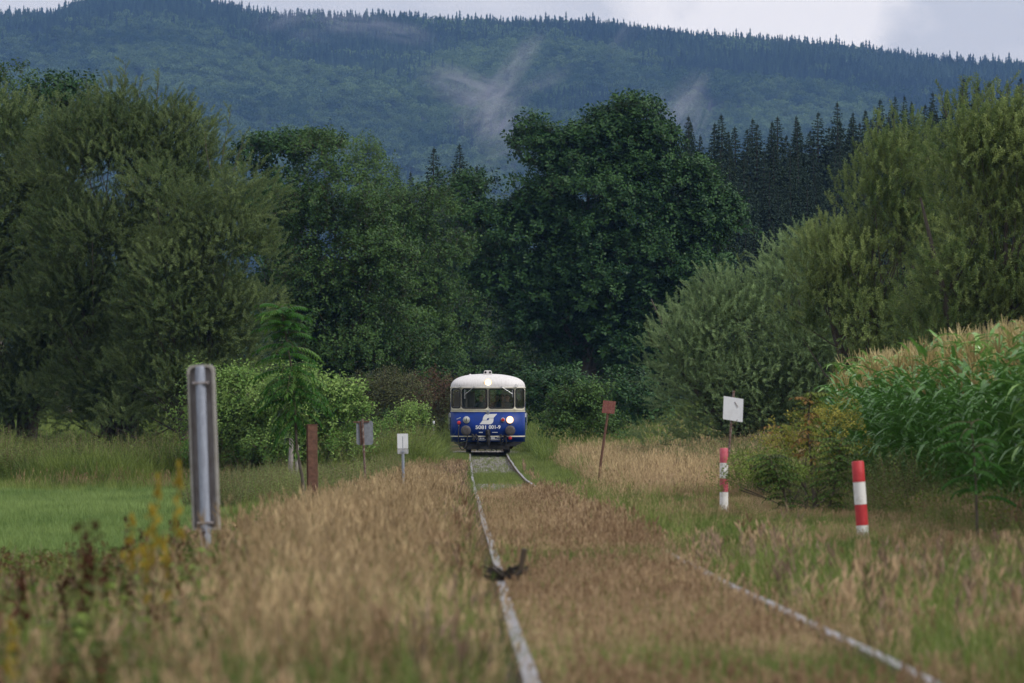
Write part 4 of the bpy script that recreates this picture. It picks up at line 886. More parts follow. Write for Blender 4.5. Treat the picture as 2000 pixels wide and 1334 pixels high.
# grey board on a pipe, near left
D = 40.; s = PXM(D); b = P(410, 1080, D); b.z = G(b.x, b.y)-.15; t0 = empty('marker_board', b, (0, -.036, -.12)); tag(t0, 'tall grey board with rounded top on a pipe, seen from behind at left', 'marker board')
zb = P(410, 1035, D).z-b.z; zt = P(400, 712, D).z-b.z; Wd = 54/s
mb = MB(); r = .045; out = [(-Wd/2,zb),(Wd/2,zb)]+[(Wd/2-r+r*math.cos(R(q)), zt-r+r*math.sin(R(q))) for q in range(0,91,15)]+[(-Wd/2+r+r*math.cos(R(q)), zt-r+r*math.sin(R(q))) for q in range(90,181,15)]
mb.prism(out, .0, .012); mb.build('board', M['boardbk'], t0)
rw_ = .018; mb = MB(); n = len(out); cxm, czm = 0, (zb+zt)/2; inn = [(p[0]*(1-2*rw_/Wd), czm+(p[1]-czm)*(1-2*rw_/(zt-zb))) for p in out]
vs = [(p[0], -.03, p[1]) for p in out]+[(p[0], -.03, p[1]) for p in inn]+[(p[0], .0, p[1]) for p in inn]+[(p[0], .014, p[1]) for p in out]
mb.add(vs, [f for i in range(n) for f in ((i,(i+1)%n,n+(i+1)%n,n+i),(n+i,n+(i+1)%n,2*n+(i+1)%n,2*n+i),(3*n+i,3*n+(i+1)%n,(i+1)%n,i))]); mb.build('rim', M['rim'], t0)
mb = MB(); mb.tube([(.0,-.045,-.1),(.0,-.045,zt-.045),(.0,-.045,zt-.01)], [.036,.036,.03], 16); mb.build('pipe', M['galv'], t0, True)
for zz in (zb+.05, zt-.13): mb = MB(); mb.box((0,-.045,zz), (.11,.075,.018)); mb.build('clamp', M['boardbk'], t0, bevel=.004)
# rust post
D = 82.; b = P(611, 985, D); b.z = G(b.x,b.y)-.1; t = empty('rusty_post', b, (0,-.01,.2)); hh = P(611,830,D).z-b.z
tag(t, 'thick dark brown rusty steel post without a sign, left of the two small signs', 'post')
mb = MB(); a_ = .14; mb.box((0,-.065,hh/2), (a_,.012,hh)); mb.box((0,.065,hh/2), (a_,.012,hh)); mb.box((0,0,hh/2), (.012,.118,hh)); mb.build('beam', M['rust'], t); mb = MB(); mb.box((0,0,hh+.005), (.15,.15,.01)); mb.build('cap_plate', M['rust'], t)
# small grey stub left of it
D = 150.; b = P(571, 880, D); b.z = G(b.x,b.y)-.1; t = empty('fence_stub', b, (0,.03,0)); hh = P(571,856,D).z-b.z; tag(t, 'short pale weathered stub half hidden in grass under the sapling', 'post')
mb = MB(); mb.tube([(-.05,0,0),(-.07,0,hh*.6),(-.08,0,hh)], [.07,.065,.055], 8); mb.build('stub', M['concrete'], t, True); mb = MB(); mb.tube([(.07,0,0),(.09,0,hh*.9)], [.05,.04], 8); mb.build('stub', M['concrete'], t, True)
# back of a sign
D = 118.; s = PXM(D); b = P(716, 935, D); b.z = G(b.x,b.y)-.1; t = empty('sign_post', b, (0,-.05,.15)); zt = P(711,818,D).z-b.z
tag(t, 'grey sign seen from behind on a leaning rusty pole, left of the white sign', 'sign')
mb = MB(); mb.tube([(0,0,0),(0,0,zt)], .024, 10); mb.build('pole', M['rustpole'], t, True)
mb = MB(); plate(mb, .35, .5, .008, zt-.29, 0, .05); p_ = mb.build('panel', M['signgrey'], t); p_.location = (-.02, .035, 0); p_.rotation_euler = (0, .04, 0)
mb = MB(); mb.box((-.02,.02,zt-.06), (.33,.02,.03)); mb.build('crossbar', M['rust'], t); mb = MB(); mb.box((-.045,.018,zt-.3), (.035,.02,.46)); mb.build('backing_strip', M['rust'], t)
# small white sign
D = 105.; s = PXM(D); b = P(789, 970, D); b.z = G(b.x,b.y)-.1; t = empty('sign_post', b, (0,-.018,0)); zt = P(787,847,D).z-b.z
tag(t, 'small blank upright white sign on a grey pole beside the track, left of the railbus', 'sign')
mb = MB(); mb.tube([(0,.02,0),(0,.02,zt-.05)], .026, 10); mb.build('pole', M['galv'], t, True)
mb = MB(); plate(mb, .2, .27, .008, zt-.135, 0, .012); mb.build('panel', M['signwhite'], t); mb = MB(); plate(mb, .2, .1, .008, zt-.322, 0, .008); mb.build('lower_panel', M['signfoot'], t)
mb = MB(); mb.box((0,-.008,zt-.335), (.06,.012,.025)); mb.build('bracket', M['galv'], t)
# red and white marker posts
def marker(x, ytop, ybot, D, wpx, label, cuts, red, lean=0.):
    s = PXM(D); b = P(x, ybot, D); b.z = G(b.x,b.y)-.1; t = empty('marker_post', b, (0,lean,0)); tag(t, label, 'marker post', 'red and white marker posts right of the track')
    zt = P(x,ytop,D).z-b.z; w_ = wpx/s; zs = [P(x,c_,D).z-b.z for c_ in cuts]; zz = [zt]+zs+[0]
    for i in range(len(zz)-1):
        mb = MB(); mb.lathe([(w_*.5,zz[i+1]+.001),(w_*.5,zz[i]-.001)] if i else [(w_*.5,zz[i+1]+.001),(w_*.5,zz[i]-.012),(w_*.42,zz[i])], (0,0,0), 'Z', 16)
        mb.build('red_band' if i % 2 == 0 else 'white_band', red if i % 2 == 0 else M['mwhite'], t, True)
    return t
marker(1688, 900, 1075, 58, 24, 'thick red and white banded post in front of the maize, leaning slightly', (941,985,1026), M['red'], -.07)
marker(1414, 875, 1000, 85, 16.5, 'faded red and white banded post standing under the tilted white sign', (904,934,961), M['redold'], .0)
# tilted white sign behind it
D = 92.; s = PXM(D); b = P(1412, 960, D); b.z = G(b.x,b.y)-.1; t = empty('sign_post', b, (0,.09,0)); zt = P(1425,762,D).z-b.z
tag(t, 'blank white sign tilted on a thin rusty pole above the banded post at right', 'sign')
mb = MB(); mb.tube([(0,.02,0),(.01,.02,zt*.5),(0,.02,zt)], .02, 8); mb.build('pole', M['rustpole'], t, True)
mb = MB(); plate(mb, .32, .375, .01, 0, 0, .008, skew=-.12); p_ = mb.build('panel', M['signwhite'], t); p_.location = (.035-.02, -.01, P(1425,798,D).z-b.z); p_.rotation_euler = (0,-.05,.0)
mb = MB(); mb.tube([(.03,-.02,zt-.18),(.09,-.022,zt-.26)], .004, 5); mb.tube([(.1,-.02,zt-.46),(.06,-.022,zt-.52),(.02,-.02,zt-.55)], .004, 5); mb.build('scratch', M['rust'], t)
# rusty red sign
D = 135.; s = PXM(D); b = P(1166, 905, D); b.z = G(b.x,b.y)-.1; t = empty('sign_post', b, (0,.13,0)); zt = P(1178,783,D).z-b.z
tag(t, 'square rusty red sign on a leaning brown pole, right of the railbus', 'sign')
mb = MB(); mb.tube([(0,.02,0),(-.02,.02,zt*.4),(.0,.02,zt)], .03, 8); mb.build('pole', M['rust'], t, True)
mb = MB(); plate(mb, .3, .3, .01, zt-.13, 0, .01, skew=.04); p_ = mb.build('panel', M['signred'], t); p_.location.y = -.02
# small far marker
D = 205.; s = PXM(D); b = P(1118, 905, D); b.z = G(b.x,b.y)-.05; t = empty('marker_post', b, (0,-.03,0)); zt = P(1118,872,D).z-b.z; tag(t, 'tiny red topped white marker post in the grass between railbus and red sign', 'marker post', 'red and white marker posts right of the track')
mb = MB(); mb.lathe([(.06,zt*.72),(.06,zt)], (0,0,0), 'Z', 10); mb.build('red_band', M['red'], t); mb = MB(); mb.lathe([(.06,0),(.06,zt*.715)], (0,0,0), 'Z', 10); mb.build('white_band', M['mwhite'], t)
for x, yt, yb, D, lab in ((807,833,880,215,'thin pale stake leaning by the small light shrub left of the railbus'), (847,822,875,222,'thin white tipped stake close to the left side of the railbus')):
    b = P(x, yb, D); b.z = G(b.x,b.y); t = empty('stake', b, (0,.0,0)); zt = P(x,yt,D).z-b.z; tag(t, lab, 'stake')
    mb = MB(); mb.tube([(0,0,0),(-.08 if x < 820 else 0,0,zt-.12)], .018, 6); mb.build('rod', M['galv'], t); mb = MB(); mb.tube([(-.08 if x < 820 else 0,0,zt-.12),(-.1 if x < 820 else 0,0,zt)], .04, 8); mb.build('tip', M['signwhite'], t)
# dark clump of twigs caught on the left rail
D = 38.2; b = Vector((trackx(D)-.75, D, 0.0)); t = empty('twig_clump', b); t.scale = (1.5, 1.5, 1.5); tag(t, 'dark clump of twigs and a short stick lying on the left rail', 'twigs'); random.seed(5)
mb = MB(); mb.tube([(.06,0,0),(.085,0,.07),(.1,-.01,.145)], [.014,.012,.014], 7); mb.build('stick', M['twig'], t, True); M['wet'] = mat('wet_bark', (.02,.014,.01), .8)
mb = MB()
for i in range(46):
    q = random.uniform(0,6.28); a = Vector((random.gauss(0,.03), random.gauss(0,.05), random.uniform(0,.03))); d = Vector((math.cos(q)*1.2, math.sin(q), random.uniform(-.05,.75))); mb.tube([a, a+d*.05+rv(.01), a+d*random.uniform(.06,.1)+rv(.015)], [.006,.005,.002], 4, 0, False)
mb.build('twigs', M['wet'], t)['kind'] = 'stuff'
# ================================================================== SAPLINGS
def pinnate(mb_, o, az, L_, el, n=9, lw=.035, ll=.11, mi=1, droop=.7):
    c_, s_ = math.cos(az), math.sin(az); pts = [o.copy()]; e = el
    for j in range(6): pts.append(pts[-1]+Vector((c_*math.cos(e), s_*math.cos(e), math.sin(e)))*L_/6); e -= droop/6*1.6
    mb_.tube(pts, [.006,.005,.004,.004,.003,.002,.002], 4, 0, False)
    for i in range(n):
        t = .15+.85*i/n; k = min(5, int(t*6)); p = pts[k].lerp(pts[k+1], t*6-k) if k < 6 else pts[-1]; ax = (pts[min(6,k+1)]-pts[k]).normalized(); sd_ = Vector((-s_, c_, 0))
        for sg in (-1, 1): leaf(mb_, p, sd_*sg+ax*.35+Vector((0,0,-.35)), Vector((0,0,1)), ll*(1-.35*abs(t-.5)), lw, mi, .25)
    leaf(mb_, pts[-1], (pts[-1]-pts[-2]), Vector((0,0,1)), ll, lw, mi, .2)
def sapling(xs, D, name, label, leaves, mats, tr=.03, cat='young tree', seed=3, ll=.13, lw=.045, n=9):
    """xs: trunk pixels from the ground up; leaves: (t0, t1, count, length)"""
    random.seed(seed); b = P(*xs[0], D); b.z = G(b.x,b.y)-.05; t = empty(name, b); tag(t, label, cat)
    path = [Vector((0,0,0))]+[P(x,y,D)-b for x, y in xs[1:]]; k = len(path)
    mb = MB(); mb.tube(path, [tr*(1-.85*i/(k-1)) for i in range(k)], 7); mb.build('trunk', M['bark'], t, True); m2 = MB()
    for t0, t1, cnt, L_, el in leaves:
        for i in range(cnt):
            q = t0+(t1-t0)*(i+random.random())/cnt; f = q*(k-1); j = min(k-2, int(f)); o = path[j].lerp(path[j+1], f-j); pinnate(m2, o, i*2.4+random.uniform(-.4,.4), L_*random.uniform(.75,1.15), el+random.uniform(-.2,.2), n, lw, ll, 1+(random.random() < .2 and len(mats) > 1))
    cr = m2.build('leaves', [M['twig']]+[LM[m] for m in mats], t); cr['kind'] = 'stuff'; return t
sapling([(600,975),(590,930),(580,880),(577,820),(574,760),(566,700),(556,640),(549,596)], 100, 'pinnate_sapling', 'slender young tree with drooping feather-like leaves between the grey board and the rusty post', [(.50,.68,46,.7,.15),(.38,.50,16,.6,-.2),(.68,.80,12,.62,.3),(.82,.99,26,.5,.5)], ['ash','bright'], .035, seed=3, ll=.16, lw=.045, n=9)
sapling([(1592,960),(1585,900),(1578,850),(1580,800),(1585,770)], 80, 'young_walnut', 'young shrub with yellow-green leaves and reddish tips at the left end of the maize', [(.2,.75,26,.34,.3),(.8,1.,9,.24,.6)], ['yellow','redtip'], .03, 'shrub', 8, .1, .055, 4)
sapling([(1545,960),(1540,900),(1532,860),(1528,828)], 82, 'young_walnut', 'low yellowing shrub with orange leaf tips, left of the taller one by the maize', [(.4,1.,20,.28,.4)], ['yellow','redtip'], .02, 'shrub', 9, .09, .05, 4)
sapling([(1910,1080),(1908,1010),(1905,930),(1902,880),(1895,820)], 52, 'dark_sapling', 'dark thin sapling in front of the maize at the right edge', [(.35,1.,18,.36,.3)], ['ash'], .018, 'young tree', 11, .08, .035)
sapling([(1610,990),(1630,950),(1640,900),(1640,860)], 76, 'leafy_shrub', 'green leafy shrub at the foot of the maize behind the thick banded post', [(.05,1.,60,.36,.4)], ['weed','yellow'], .02, 'shrub', 12, .08, .045, 5)
sapling([(1540,990),(1530,950),(1512,920),(1500,890)], 78, 'leafy_shrub', 'dull green leafy shrub between the two red and white banded posts', [(.05,1.,56,.34,.4)], ['weed','olive'], .02, 'shrub', 14, .08, .04, 5)
# ================================================================== MAIZE
CM = [corn_mesh(i) for i in range(6)]
source('maize_source', CM)
cpts = []
for row in range(30):
    u0 = 5.35+row*.62
    y0 = 44.
    ye = 101 + row*1.1
    for y_ in np.arange(y0, ye, .19): cpts.append((trackx(y_)+u0+random.uniform(-.05,.05), y_+random.uniform(-.06,.06), row))
cp = np.array([p for p in cpts if p[0] < .098*p[1]+1.6]); zz = ground(cp[:, 0], cp[:, 1])
frm = (cp[:, 2] == 0) & (cp[:, 1] > 62); fi = np.where(frm)[0]; rest = np.where(~frm)[0]
for i in fi[:190]:
    o = bpy.data.objects.new('maize_plant', CM[random.randrange(6)]); link(o); o.location = (cp[i,0], cp[i,1], zz[i]-.02); o.rotation_euler.z = random.uniform(0,6.28); s_ = random.uniform(.82,1.05); o.scale = (s_,s_,s_)
    tag(o, 'green maize plant in the front row of the field beside the track', 'maize plant', 'maize plants of the front row')
q = len(rest); scatter('maize_crop', 'maize_source', np.stack([cp[rest,0], cp[rest,1], zz[rest]-.02], 1), np.stack([rng.uniform(-.06,.06,q), rng.uniform(-.06,.06,q), rng.uniform(0,6.28,q)], 1), rng.uniform(.9,1.14,q), rng.random(q))
# ================================================================== GRASSES AND WEEDS
source('dry_tall', [tuft(i, 9, .36, .15, .005, .55, 7, ('dry','drypink'), .15, 1, .01) for i in range(4)]+[tuft(i+5, 8, .55, .15, .004, .3, 7, ('dry','dry'), .2, 1, .009) for i in range(3)]+[tuft(i+8, 12, .3, .17, .005, .9, 3, ('drypink','dry'), .12, 1, .01) for i in range(2)])
source('seed_stem', [tuft(i+110, 1, .3, .05, .004, .3, 4, ('dry','drypink'), .2, 1, .02) for i in range(4)]+[tuft(i+120, 1, .3, .05, .004, .5, 3, ('deadweed','deadweed'), .22, 1, .013) for i in range(3)])
source('dry_short', [tuft(i+10, 18, .2, .11, .006, .6, 3, ('dry','drypink'), .07, 1, .008) for i in range(4)])
source('green_short', [tuft(i+20, 20, .2, .1, .007, .5, 0, ('green',)) for i in range(4)])
source('green_tall', [tuft(i+30, 24, .75, .2, .012, .55, 2, ('green','dry'), .12, 1, .01) for i in range(5)])
source('rank_grass', [tuft(i+35, 26, .75, .22, .014, .6, 1, ('rank','green'), .12, 1, .01) for i in range(5)])
source('meadow', [tuft(i+40, 18, .2, .14, .009, .4, 0, ('lush',)) for i in range(4)])
source('dead_weed', [tuft(i+50, 16, .36, .15, .005, .9, 8, ('deadweed','drypink'), .12, 1, .014) for i in range(5)])
source('leafy_weed', [weed_plant(i, .5, 14, .11, .05, ('weed',)) for i in range(3)]+[weed_plant(i+5, .45, 12, .08, .04, ('yellow',)) for i in range(1)])
source('tall_weed', [weed_plant(i+60, 1.25, 26, .13, .035, ('weed',), 5, None, .5) for i in range(4)])
source('dock', [weed_plant(i+80, .85, 7, .12, .04, ('weed','dock'), 2, 2, .25) for i in range(4)])
source('ochre_flower_src', [weed_plant(i+90, .8, 8, .08, .02, ('weed','ochre'), 3, 2, .2) for i in range(2)])
def cand(y0, y1, u0, u1, dens, edge=1.2):
    """random points with dens(Y) per m2, inside the view wedge plus a margin"""
    A = (y1-y0)*(u1-u0); dm = dens if np.isscalar(dens) else max(dens(y0), dens(y1)); n = int(A*dm)
    Y = rng.uniform(y0, y1, n); u = rng.uniform(u0, u1, n)
    if not np.isscalar(dens): k = rng.random(n) < dens(Y)/dm; Y, u = Y[k], u[k]
    X = 1.01-.0085*Y+u; k = np.abs(X) < .094*Y+edge; X, Y, u = X[k], Y[k], u[k]
    k = (np.abs(np.abs(u)-.7525) > .045); return X[k], Y[k], u[k]
def put(name, src, X, Y, sc_, tint, tilt=.16, dz=0.0):
    n = len(X); tint = tint + (fnoise(X, Y, .45, 7)-.5)*1.3; sc_ = sc_*(.72+.56*fnoise(X, Y, 1.1, 13)); uu = X-trackx(Y); sc_ = np.where((uu > 1.9) & (uu < 4.5) & (Y > 40) & (Y < 96), sc_*(.48 if 'weeds' not in name or 'dead' in name else .7), sc_); Z = ground(X, Y)+dz
    return scatter(name, src, np.stack([X, Y, Z], 1), np.stack([rng.normal(0, tilt, n), rng.normal(0, tilt, n), rng.uniform(0, 6.28, n)], 1), sc_, tint)
fall = lambda Y: np.clip(3400/np.maximum(Y, 30), 20, 62)
# between the rails
X, Y, u = cand(8, 120, -.7, .7, lambda Y: np.clip(4200/np.maximum(Y,30), 40, 110)); g = fnoise(X, Y, .35, 31); mid = sstep(38, 60, Y)
hgt = (.9+.5*mid*sstep(-.3, .4, u))*rng.uniform(.7,1.25,len(X)); isg = g+rng.normal(0,.16,len(X)) > .6
put('track_dry_grass', 'dry_short', X[~isg], Y[~isg], hgt[~isg]*1.0, rng.normal(.45,.25,(~isg).sum())); put('track_green_grass', 'green_short', X[isg], Y[isg], hgt[isg], rng.normal(.35,.2,isg.sum()))
k = rng.random(len(X)) < .1+.5*sstep(.52,.7,g); put('track_rank_grass', 'rank_grass', X[k], Y[k], rng.uniform(.16,.36,k.sum()), rng.normal(.5,.3,k.sum())); k = rng.random(len(X)) < .12*mid+.08; put('track_seed_grass', 'dry_tall', X[k], Y[k], rng.uniform(.3,.6,k.sum())*(.55+.45*mid[k]), rng.normal(.6,.2,k.sum()))
# green tufts growing in the open ballast
X, Y, u = cand(118, 232, -2.3, 3., 55); g = fnoise(X, Y, .16, 41)
inn = (np.abs(u) < .68) & (((Y > 160) & (Y < 186) & (rng.random(len(X)) < .75)) | (rng.random(len(X)) < .1) | ((Y < 128)))
outr = (u > .84) & (u < 2.35+.4*np.sin(Y*.2)) & (rng.random(len(X)) < sstep(.84, 1.3, u)*.9+.15); outl = (u < -.84) & (u > -1.7) & (rng.random(len(X)) < .8)
k = inn | outr | outl; put('ballast_green_grass', 'green_short', X[k], Y[k], rng.uniform(.6,1.3,k.sum())*np.where(np.abs(u[k])>.84,1.25,.75), rng.normal(.55,.22,k.sum()))
# left verge: tall dry grass
X, Y, u = cand(8, 262, -3.6, -.86, fall); g = fnoise(X, Y, .3, 51); e = sstep(-.86, -1.5, u); far = sstep(118,135,Y)
sc_ = (.36+.42*e-.25*sstep(-2.4,-3.2,u))*rng.uniform(.65,1.3,len(X)); sc_ = sc_*(1-.5*far*(1-sstep(-1.6,-2.2,u))); isg = (g+rng.normal(0,.15,len(X)) > .6) | ((u < -2.6+.5*np.sin(Y*.11)) & (rng.random(len(X)) < .55))
drop = ((far > .5) & (u > -1.7)) | ((Y < 50) & (u < -2.0-(Y-24)*.02+.5*(g-.5)) & (rng.random(len(X)) < .78)); put('verge_dry_grass', 'dry_tall', X[~isg & ~drop], Y[~isg & ~drop], sc_[~isg & ~drop], rng.normal(.45,.25,(~isg & ~drop).sum())); put('verge_green_grass', 'green_tall', X[isg & ~drop], Y[isg & ~drop], sc_[isg & ~drop]*.62, rng.normal(.4,.2,(isg & ~drop).sum()))
X, Y, u = cand(10, 200, -3.4, 5., 6.5); k = (np.abs(u) > .95) & ~((u > 1.) & (Y > 50)); put('tall_seed_stems', 'seed_stem', X[k], Y[k], rng.uniform(.45,1.25,k.sum()), rng.normal(.65,.3,k.sum()))
X, Y, u = cand(9, 200, -3.6, 4.6, 9); k = (np.abs(u) > .95) & ~((Y > 118) & (np.abs(u) < 1.8)); put('mixed_rank_grass', 'rank_grass', X[k], Y[k], rng.uniform(.25,.6,k.sum()), rng.normal(.45,.3,k.sum()))
# right verge
X, Y, u = cand(8, 262, .84, 5.3, fall); g = fnoise(X, Y, .3, 61); nearg = (1-sstep(58, 78, Y)); gz = sstep(.8,1.5,u+.8*(g-.5))*(1-sstep(2.0,3.3,u+.5*(g-.5)*2))*nearg
isg = rng.random(len(X)) < gz*.75+.12+.15*(g > .6)+.5*sstep(.5,.62,g)*(u < 3.6); hg = .35+.5*sstep(.9,1.8,u)
k = isg & (u < 4.6); put('right_green_grass', 'green_short', X[k], Y[k], (hg*rng.uniform(.9,2.,len(X)))[k], rng.normal(.3,.2,k.sum()))
dead = (~isg) & (u > 2.5) & (rng.random(len(X)) < .65) & (Y < 110); put('right_dead_weeds', 'dead_weed', X[dead], Y[dead], rng.uniform(.35,.8,dead.sum()), rng.normal(.45,.25,dead.sum()))
k = (~isg) & (~dead) & ~((Y > 120) & (u < 2.2)); put('right_dry_grass', 'dry_tall', X[k], Y[k], ((.3+.2*sstep(.9,2.2,u)+.2*sstep(90,130,Y))*rng.uniform(.7,1.35,len(X)))[k], rng.normal(.5,.25,k.sum()))
# weeds against the maize and beyond its end
X, Y, u = cand(34, 70, 4.2, 6.2, 7); put('maize_edge_tall_weeds', 'tall_weed', X, Y, rng.uniform(.2,.5,len(X)), rng.normal(.9,.2,len(X)))
X, Y, u = cand(30, 130, 3.9, 5.9, 34); put('maize_edge_weeds', 'leafy_weed', X, Y, rng.uniform(.35,.95,len(X))*sstep(3.7,4.6,u), rng.normal(.75,.3,len(X)))
X, Y, u = cand(70, 190, 4.0, 14, 9); k = (u > 5.4) & (Y < 103+(u-5.3)*1.8); X, Y, u = X[~k], Y[~k], u[~k]; put('right_tall_weeds', 'tall_weed', X, Y, rng.uniform(.35,.8,len(X)), rng.normal(.4,.25,len(X)))
X, Y, u = cand(104, 262, 2.4, 16, 22, 3); k = (u > 5.4) & (Y < 103+(u-5.3)*1.8); X, Y = X[~k], Y[~k]; a = fnoise(X, Y, .1, 99)+rng.normal(0,.1,len(X)) > .6; put('right_far_dry_grass', 'dry_tall', X[~a], Y[~a], rng.uniform(.7,1.3,(~a).sum()), rng.normal(.7,.2,(~a).sum())); put('right_far_grass', 'green_tall', X[a], Y[a], rng.uniform(.5,1.,a.sum()), rng.normal(.5,.2,a.sum()))
X, Y, u = cand(70, 135, -3.9, -2.1, 4); put('verge_edge_weeds', 'tall_weed', X, Y, rng.uniform(.2,.5,len(X)), rng.normal(.35,.25,len(X)))
X, Y, u = cand(168, 188, -24, -4, 9, 3); k = rng.random(len(X)) < ((Y-168)/20)**1.5; put('meadow_edge_grass', 'rank_grass', X[k], Y[k], rng.uniform(.3,.75,k.sum()), rng.normal(.5,.3,k.sum()))
X, Y, u = cand(9, 40, -4, -1.0, 14); put('front_mixed_grass', 'rank_grass', X, Y, rng.uniform(.3,.6,len(X)), rng.normal(.3,.3,len(X)))
# meadow, slope, hedge bank on the left
X, Y, u = cand(50, 192, -22, -3.4, lambda Y: np.clip(3600/np.maximum(Y,30), 24, 60)); md = sstep(-4.2,-5.2,u+.5*np.sin(Y*.07)); k = rng.random(len(X)) < md
put('meadow_grass', 'meadow', X[k], Y[k], rng.uniform(.55,1.15,k.sum()), np.clip(fnoise(X,Y,.12,71)[k]+rng.normal(0,.15,k.sum()),0,1)); k = ~k
put('slope_grass', 'rank_grass', X[k], Y[k], rng.uniform(.25,.5,k.sum()), rng.normal(.4,.25,k.sum()))
X, Y, u = cand(8, 60, -12, -3.3, lambda Y: np.clip(2400/np.maximum(Y,20), 25, 70), .9); g = fnoise(X,Y,.5,81); a = g+rng.normal(0,.1,len(X)) > .66
put('front_dry_grass', 'dry_tall', X[a], Y[a], rng.uniform(.3,.6,a.sum()), rng.normal(.35,.25,a.sum())); put('front_green_weeds', 'leafy_weed', X[~a], Y[~a], rng.uniform(.3,.7,(~a).sum()), rng.normal(.35,.3,(~a).sum()))
X, Y, u = cand(186, 205, -24, -2.2, 26, 3); hb_ = sstep(184, 190, Y+1.5*np.sin(X*.8)); put('hedge_bank_grass', 'rank_grass', X, Y, rng.uniform(1.0,1.9,len(X))*hb_*(.75+.5*fnoise(X,Y,.3,91)), fnoise(X,Y,.4,92)+rng.normal(0,.2,len(X)))
X, Y, u = cand(189, 207, -24, -2.6, 12, 3); put('hedge_bank_weeds', 'tall_weed', X, Y, rng.uniform(.8,1.45,len(X)), rng.normal(.5,.3,len(X)))
X, Y, u = cand(184, 187, -24, -4.5, 6, 3); a = fnoise(X,Y,.25,95) > .5; put('hedge_foot_dry_grass', 'dry_tall', X[a], Y[a], rng.uniform(.7,1.3,a.sum()), rng.normal(.4,.2,a.sum()))
X, Y, u = cand(120, 200, -7, -3, 10, 3); put('left_far_weeds', 'tall_weed', X, Y, rng.uniform(.35,.8,len(X)), rng.normal(.5,.25,len(X)))
X, Y, u = cand(205, 330, -30, 30, 14, 3); k = np.abs(u) > 1.9; put('woodland_edge_grass', 'rank_grass', X[k], Y[k], rng.uniform(.6,1.4,k.sum()), rng.normal(.3,.2,k.sum()))
X, Y, u = cand(12, 52, -6, -1.9, 14, .9); k = u < -1.9-(Y-24)*.02; X, Y, u = X[k], Y[k], u[k]; put('front_rank_grass', 'rank_grass', X, Y+.13, rng.uniform(.3,.65,len(X)), rng.normal(.35,.3,len(X))); k = rng.random(len(X)) < .55; put('front_weeds_low', 'leafy_weed', X[k], Y[k]+.2, rng.uniform(.5,1.,k.sum()), rng.normal(.4,.3,k.sum())); k = rng.random(len(X)) < .6; X, Y, u = X[k], Y[k], u[k]; put('front_docks', 'dock', X, Y, rng.uniform(.25,.62,len(X)), rng.random(len(X)))
# out of focus docks and flowers close to the camera on the left (each a thing)
DM = [weed_plant(i+80, .85, 7, .12, .04, ('weed','dock'), 2, 2, .25) for i in range(4)]
dock = [(40,1020,17),(118,1090,22),(168,1030,27),(205,1080,26),(232,1010,30),(258,1090,25),(300,1070,29),(330,1110,27),(352,1090,31),(372,1060,34),(392,1105,31),(420,1060,36),(440,1030,38),(465,1040,39),(180,1120,22),(230,1140,23),(90,1150,20),(430,1130,30),(140,1080,25),(285,1020,33)]
for i, (x, yt, D) in enumerate(dock):
    X = (x-1000)/FPX*D; gz = G(X, D); top = CAM_H+(HORIZ-yt)/FPX*D; o = bpy.data.objects.new('dock_plant', DM[i % 4]); link(o); o.location = (X, D, gz-.02); s_ = max(.2,(top-gz)/.9); o.scale = (s_*1.1, s_*1.1, s_); o.rotation_euler.z = i*1.7
    tag(o, 'blurred dock plant with the dark seed head nearest the left picture edge' if i == 0 else 'blurred dock plant with brown seed heads among the weeds at lower left', 'dock plant', 'docks gone to seed at lower left')
FM = [weed_plant(i+90, .8, 8, .08, .02, ('weed','ochre'), 3, 2, .2) for i in range(2)]
for i, (x, yt, D, lab) in enumerate(((300,880,21,'blurred tall weed with ochre flowers left of the grey board'), (30,1200,16,'blurred weed with ochre flowers in the bottom left corner'), (262,905,21.5,'blurred weed with ochre flowers, shorter one beside the tall ochre weed'))):
    X = (x-1000)/FPX*D; gz = G(X, D); top = CAM_H+(HORIZ-yt)/FPX*D; o = bpy.data.objects.new('flowering_weed', FM[i % 2]); link(o); o.location = (X, D, gz-.02); s_ = (top-gz)/.85; o.scale = (s_*.5, s_*.5, s_); tag(o, lab, 'weed')
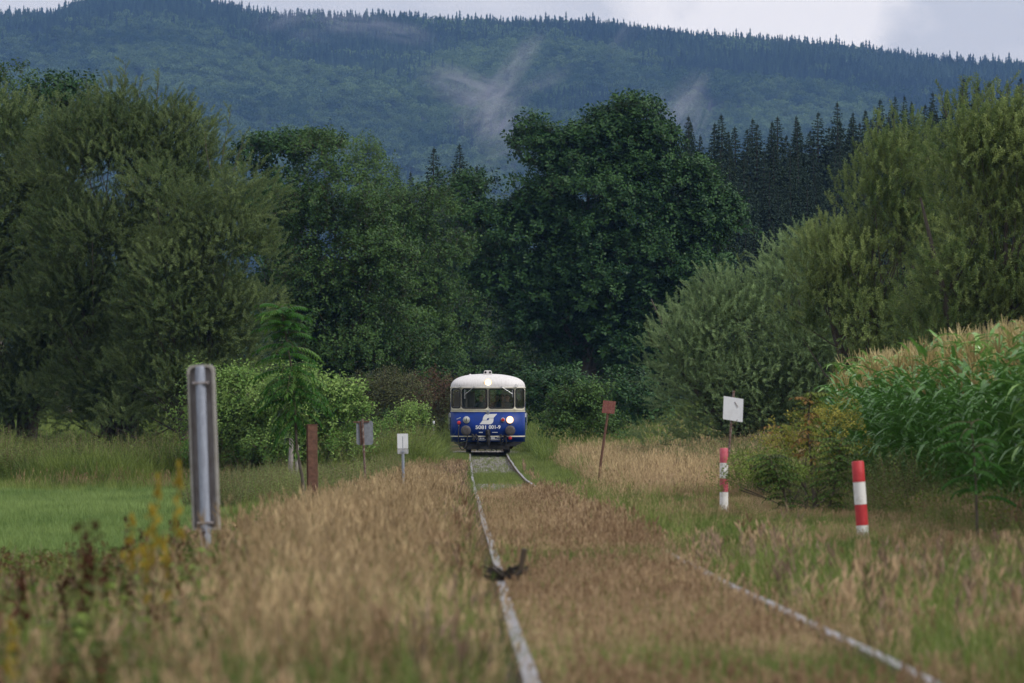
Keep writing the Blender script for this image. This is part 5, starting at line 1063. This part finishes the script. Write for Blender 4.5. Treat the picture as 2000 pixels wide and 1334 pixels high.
# ================================================================== MIST ON THE MOUNTAIN
def mist(name, x, y, D, rx, ry, dens, ang):
    s = PXM(D); c_ = P(x, y, D); bm = bmesh.new(); bmesh.ops.create_icosphere(bm, subdivisions=3, radius=1); a, b = rx/s, ry/s
    for v in bm.verts: v.co = Vector((v.co.x*a, v.co.y*a*.6, v.co.z*b))
    me = bpy.data.meshes.new(name); bm.to_mesh(me); bm.free(); m = bpy.data.materials.new(name); m.use_nodes = True; t = m.node_tree; t.nodes.clear(); L = t.links.new
    out = N(t, 'ShaderNodeOutputMaterial'); v = N(t, 'ShaderNodeVolumePrincipled'); v.inputs['Color'].default_value = (.9,.86,.95,1)
    tc = N(t, 'ShaderNodeTexCoord'); mp = N(t, 'ShaderNodeMapping'); mp.inputs['Scale'].default_value = (1/a, 1/(a*.6), 1/b); L(tc.outputs['Object'], mp.inputs[0])
    ln = N(t, 'ShaderNodeVectorMath', operation='LENGTH'); L(mp.outputs[0], ln.inputs[0])
    mr = N(t, 'ShaderNodeMapRange', interpolation_type='SMOOTHSTEP'); mr.inputs['From Min'].default_value = 1; mr.inputs['From Max'].default_value = .15; L(ln.outputs['Value'], mr.inputs[0])
    m2 = N(t, 'ShaderNodeMapping'); m2.inputs['Location'].default_value = (x, y, 0); m2.inputs['Scale'].default_value = (1/34., 1/50., 1/7.); L(tc.outputs['Object'], m2.inputs[0])
    nz = N(t, 'ShaderNodeTexNoise'); nz.inputs['Scale'].default_value = 1.; nz.inputs['Detail'].default_value = 5; nz.inputs['Roughness'].default_value = .6; nz.inputs['Distortion'].default_value = .7; L(m2.outputs[0], nz.inputs['Vector'])
    mn = N(t, 'ShaderNodeMapRange', interpolation_type='SMOOTHSTEP'); mn.inputs['From Min'].default_value = .3; mn.inputs['From Max'].default_value = .75; L(nz.outputs['Fac'], mn.inputs[0])
    k = N(t, 'ShaderNodeMath', operation='MULTIPLY'); L(mr.outputs[0], k.inputs[0]); L(mn.outputs[0], k.inputs[1]); k2 = N(t, 'ShaderNodeMath', operation='MULTIPLY'); k2.inputs[1].default_value = dens; L(k.outputs[0], k2.inputs[0]); L(k2.outputs[0], v.inputs['Density']); L(v.outputs[0], out.inputs['Volume'])
    try: m.cycles.homogeneous_volume = False
    except Exception: pass
    me.materials.append(m); o = bpy.data.objects.new(name, me); link(o); o.location = c_; o.rotation_euler.y = ang; o['kind'] = 'stuff'; return o
for x, y, D, rx, ry, k, ang in ((905,168,4700,85,24,.9,.28),(960,205,4650,75,34,1.,-.35),(1000,140,4900,85,16,.8,-.95),(1030,95,5050,45,11,.7,-.75),(955,235,4500,60,40,.8,-1.2),(985,275,4450,75,34,.5,-.5),(1060,160,4800,60,11,.6,-.45),(930,190,4750,55,14,.7,.1),
    (1335,200,4700,75,18,.9,-.95),(1300,225,4600,60,20,.7,-.6),(1360,240,4500,60,26,.6,-1.2),(1278,200,4800,40,9,.6,-.9),
    (560,35,5600,70,14,.55,-.2),(690,45,5500,90,16,.6,.12),(780,62,5400,70,14,.6,.2),(620,70,5300,60,9,.35,.05),(1220,70,5500,50,12,.35,-.9)):
    mist('mist', x, y, D, rx*1.35, ry*2.3, .013*k, ang)
# ================================================================== HAZE
hb = MB(); hb.box((0, 3200, 255), (5200, 6900, 514)); hm = bpy.data.materials.new('haze'); hm.use_nodes = True; t_ = hm.node_tree; t_.nodes.clear()
ho = N(t_, 'ShaderNodeOutputMaterial'); pv = N(t_, 'ShaderNodeVolumePrincipled'); pv.inputs['Density'].default_value = HAZE_DENSITY; pv.inputs['Color'].default_value = (*HAZE_COLOR, 1); pv.inputs['Anisotropy'].default_value = 0.0
t_.links.new(pv.outputs[0], ho.inputs['Volume']); o = hb.build('haze', hm); o['kind'] = 'stuff'
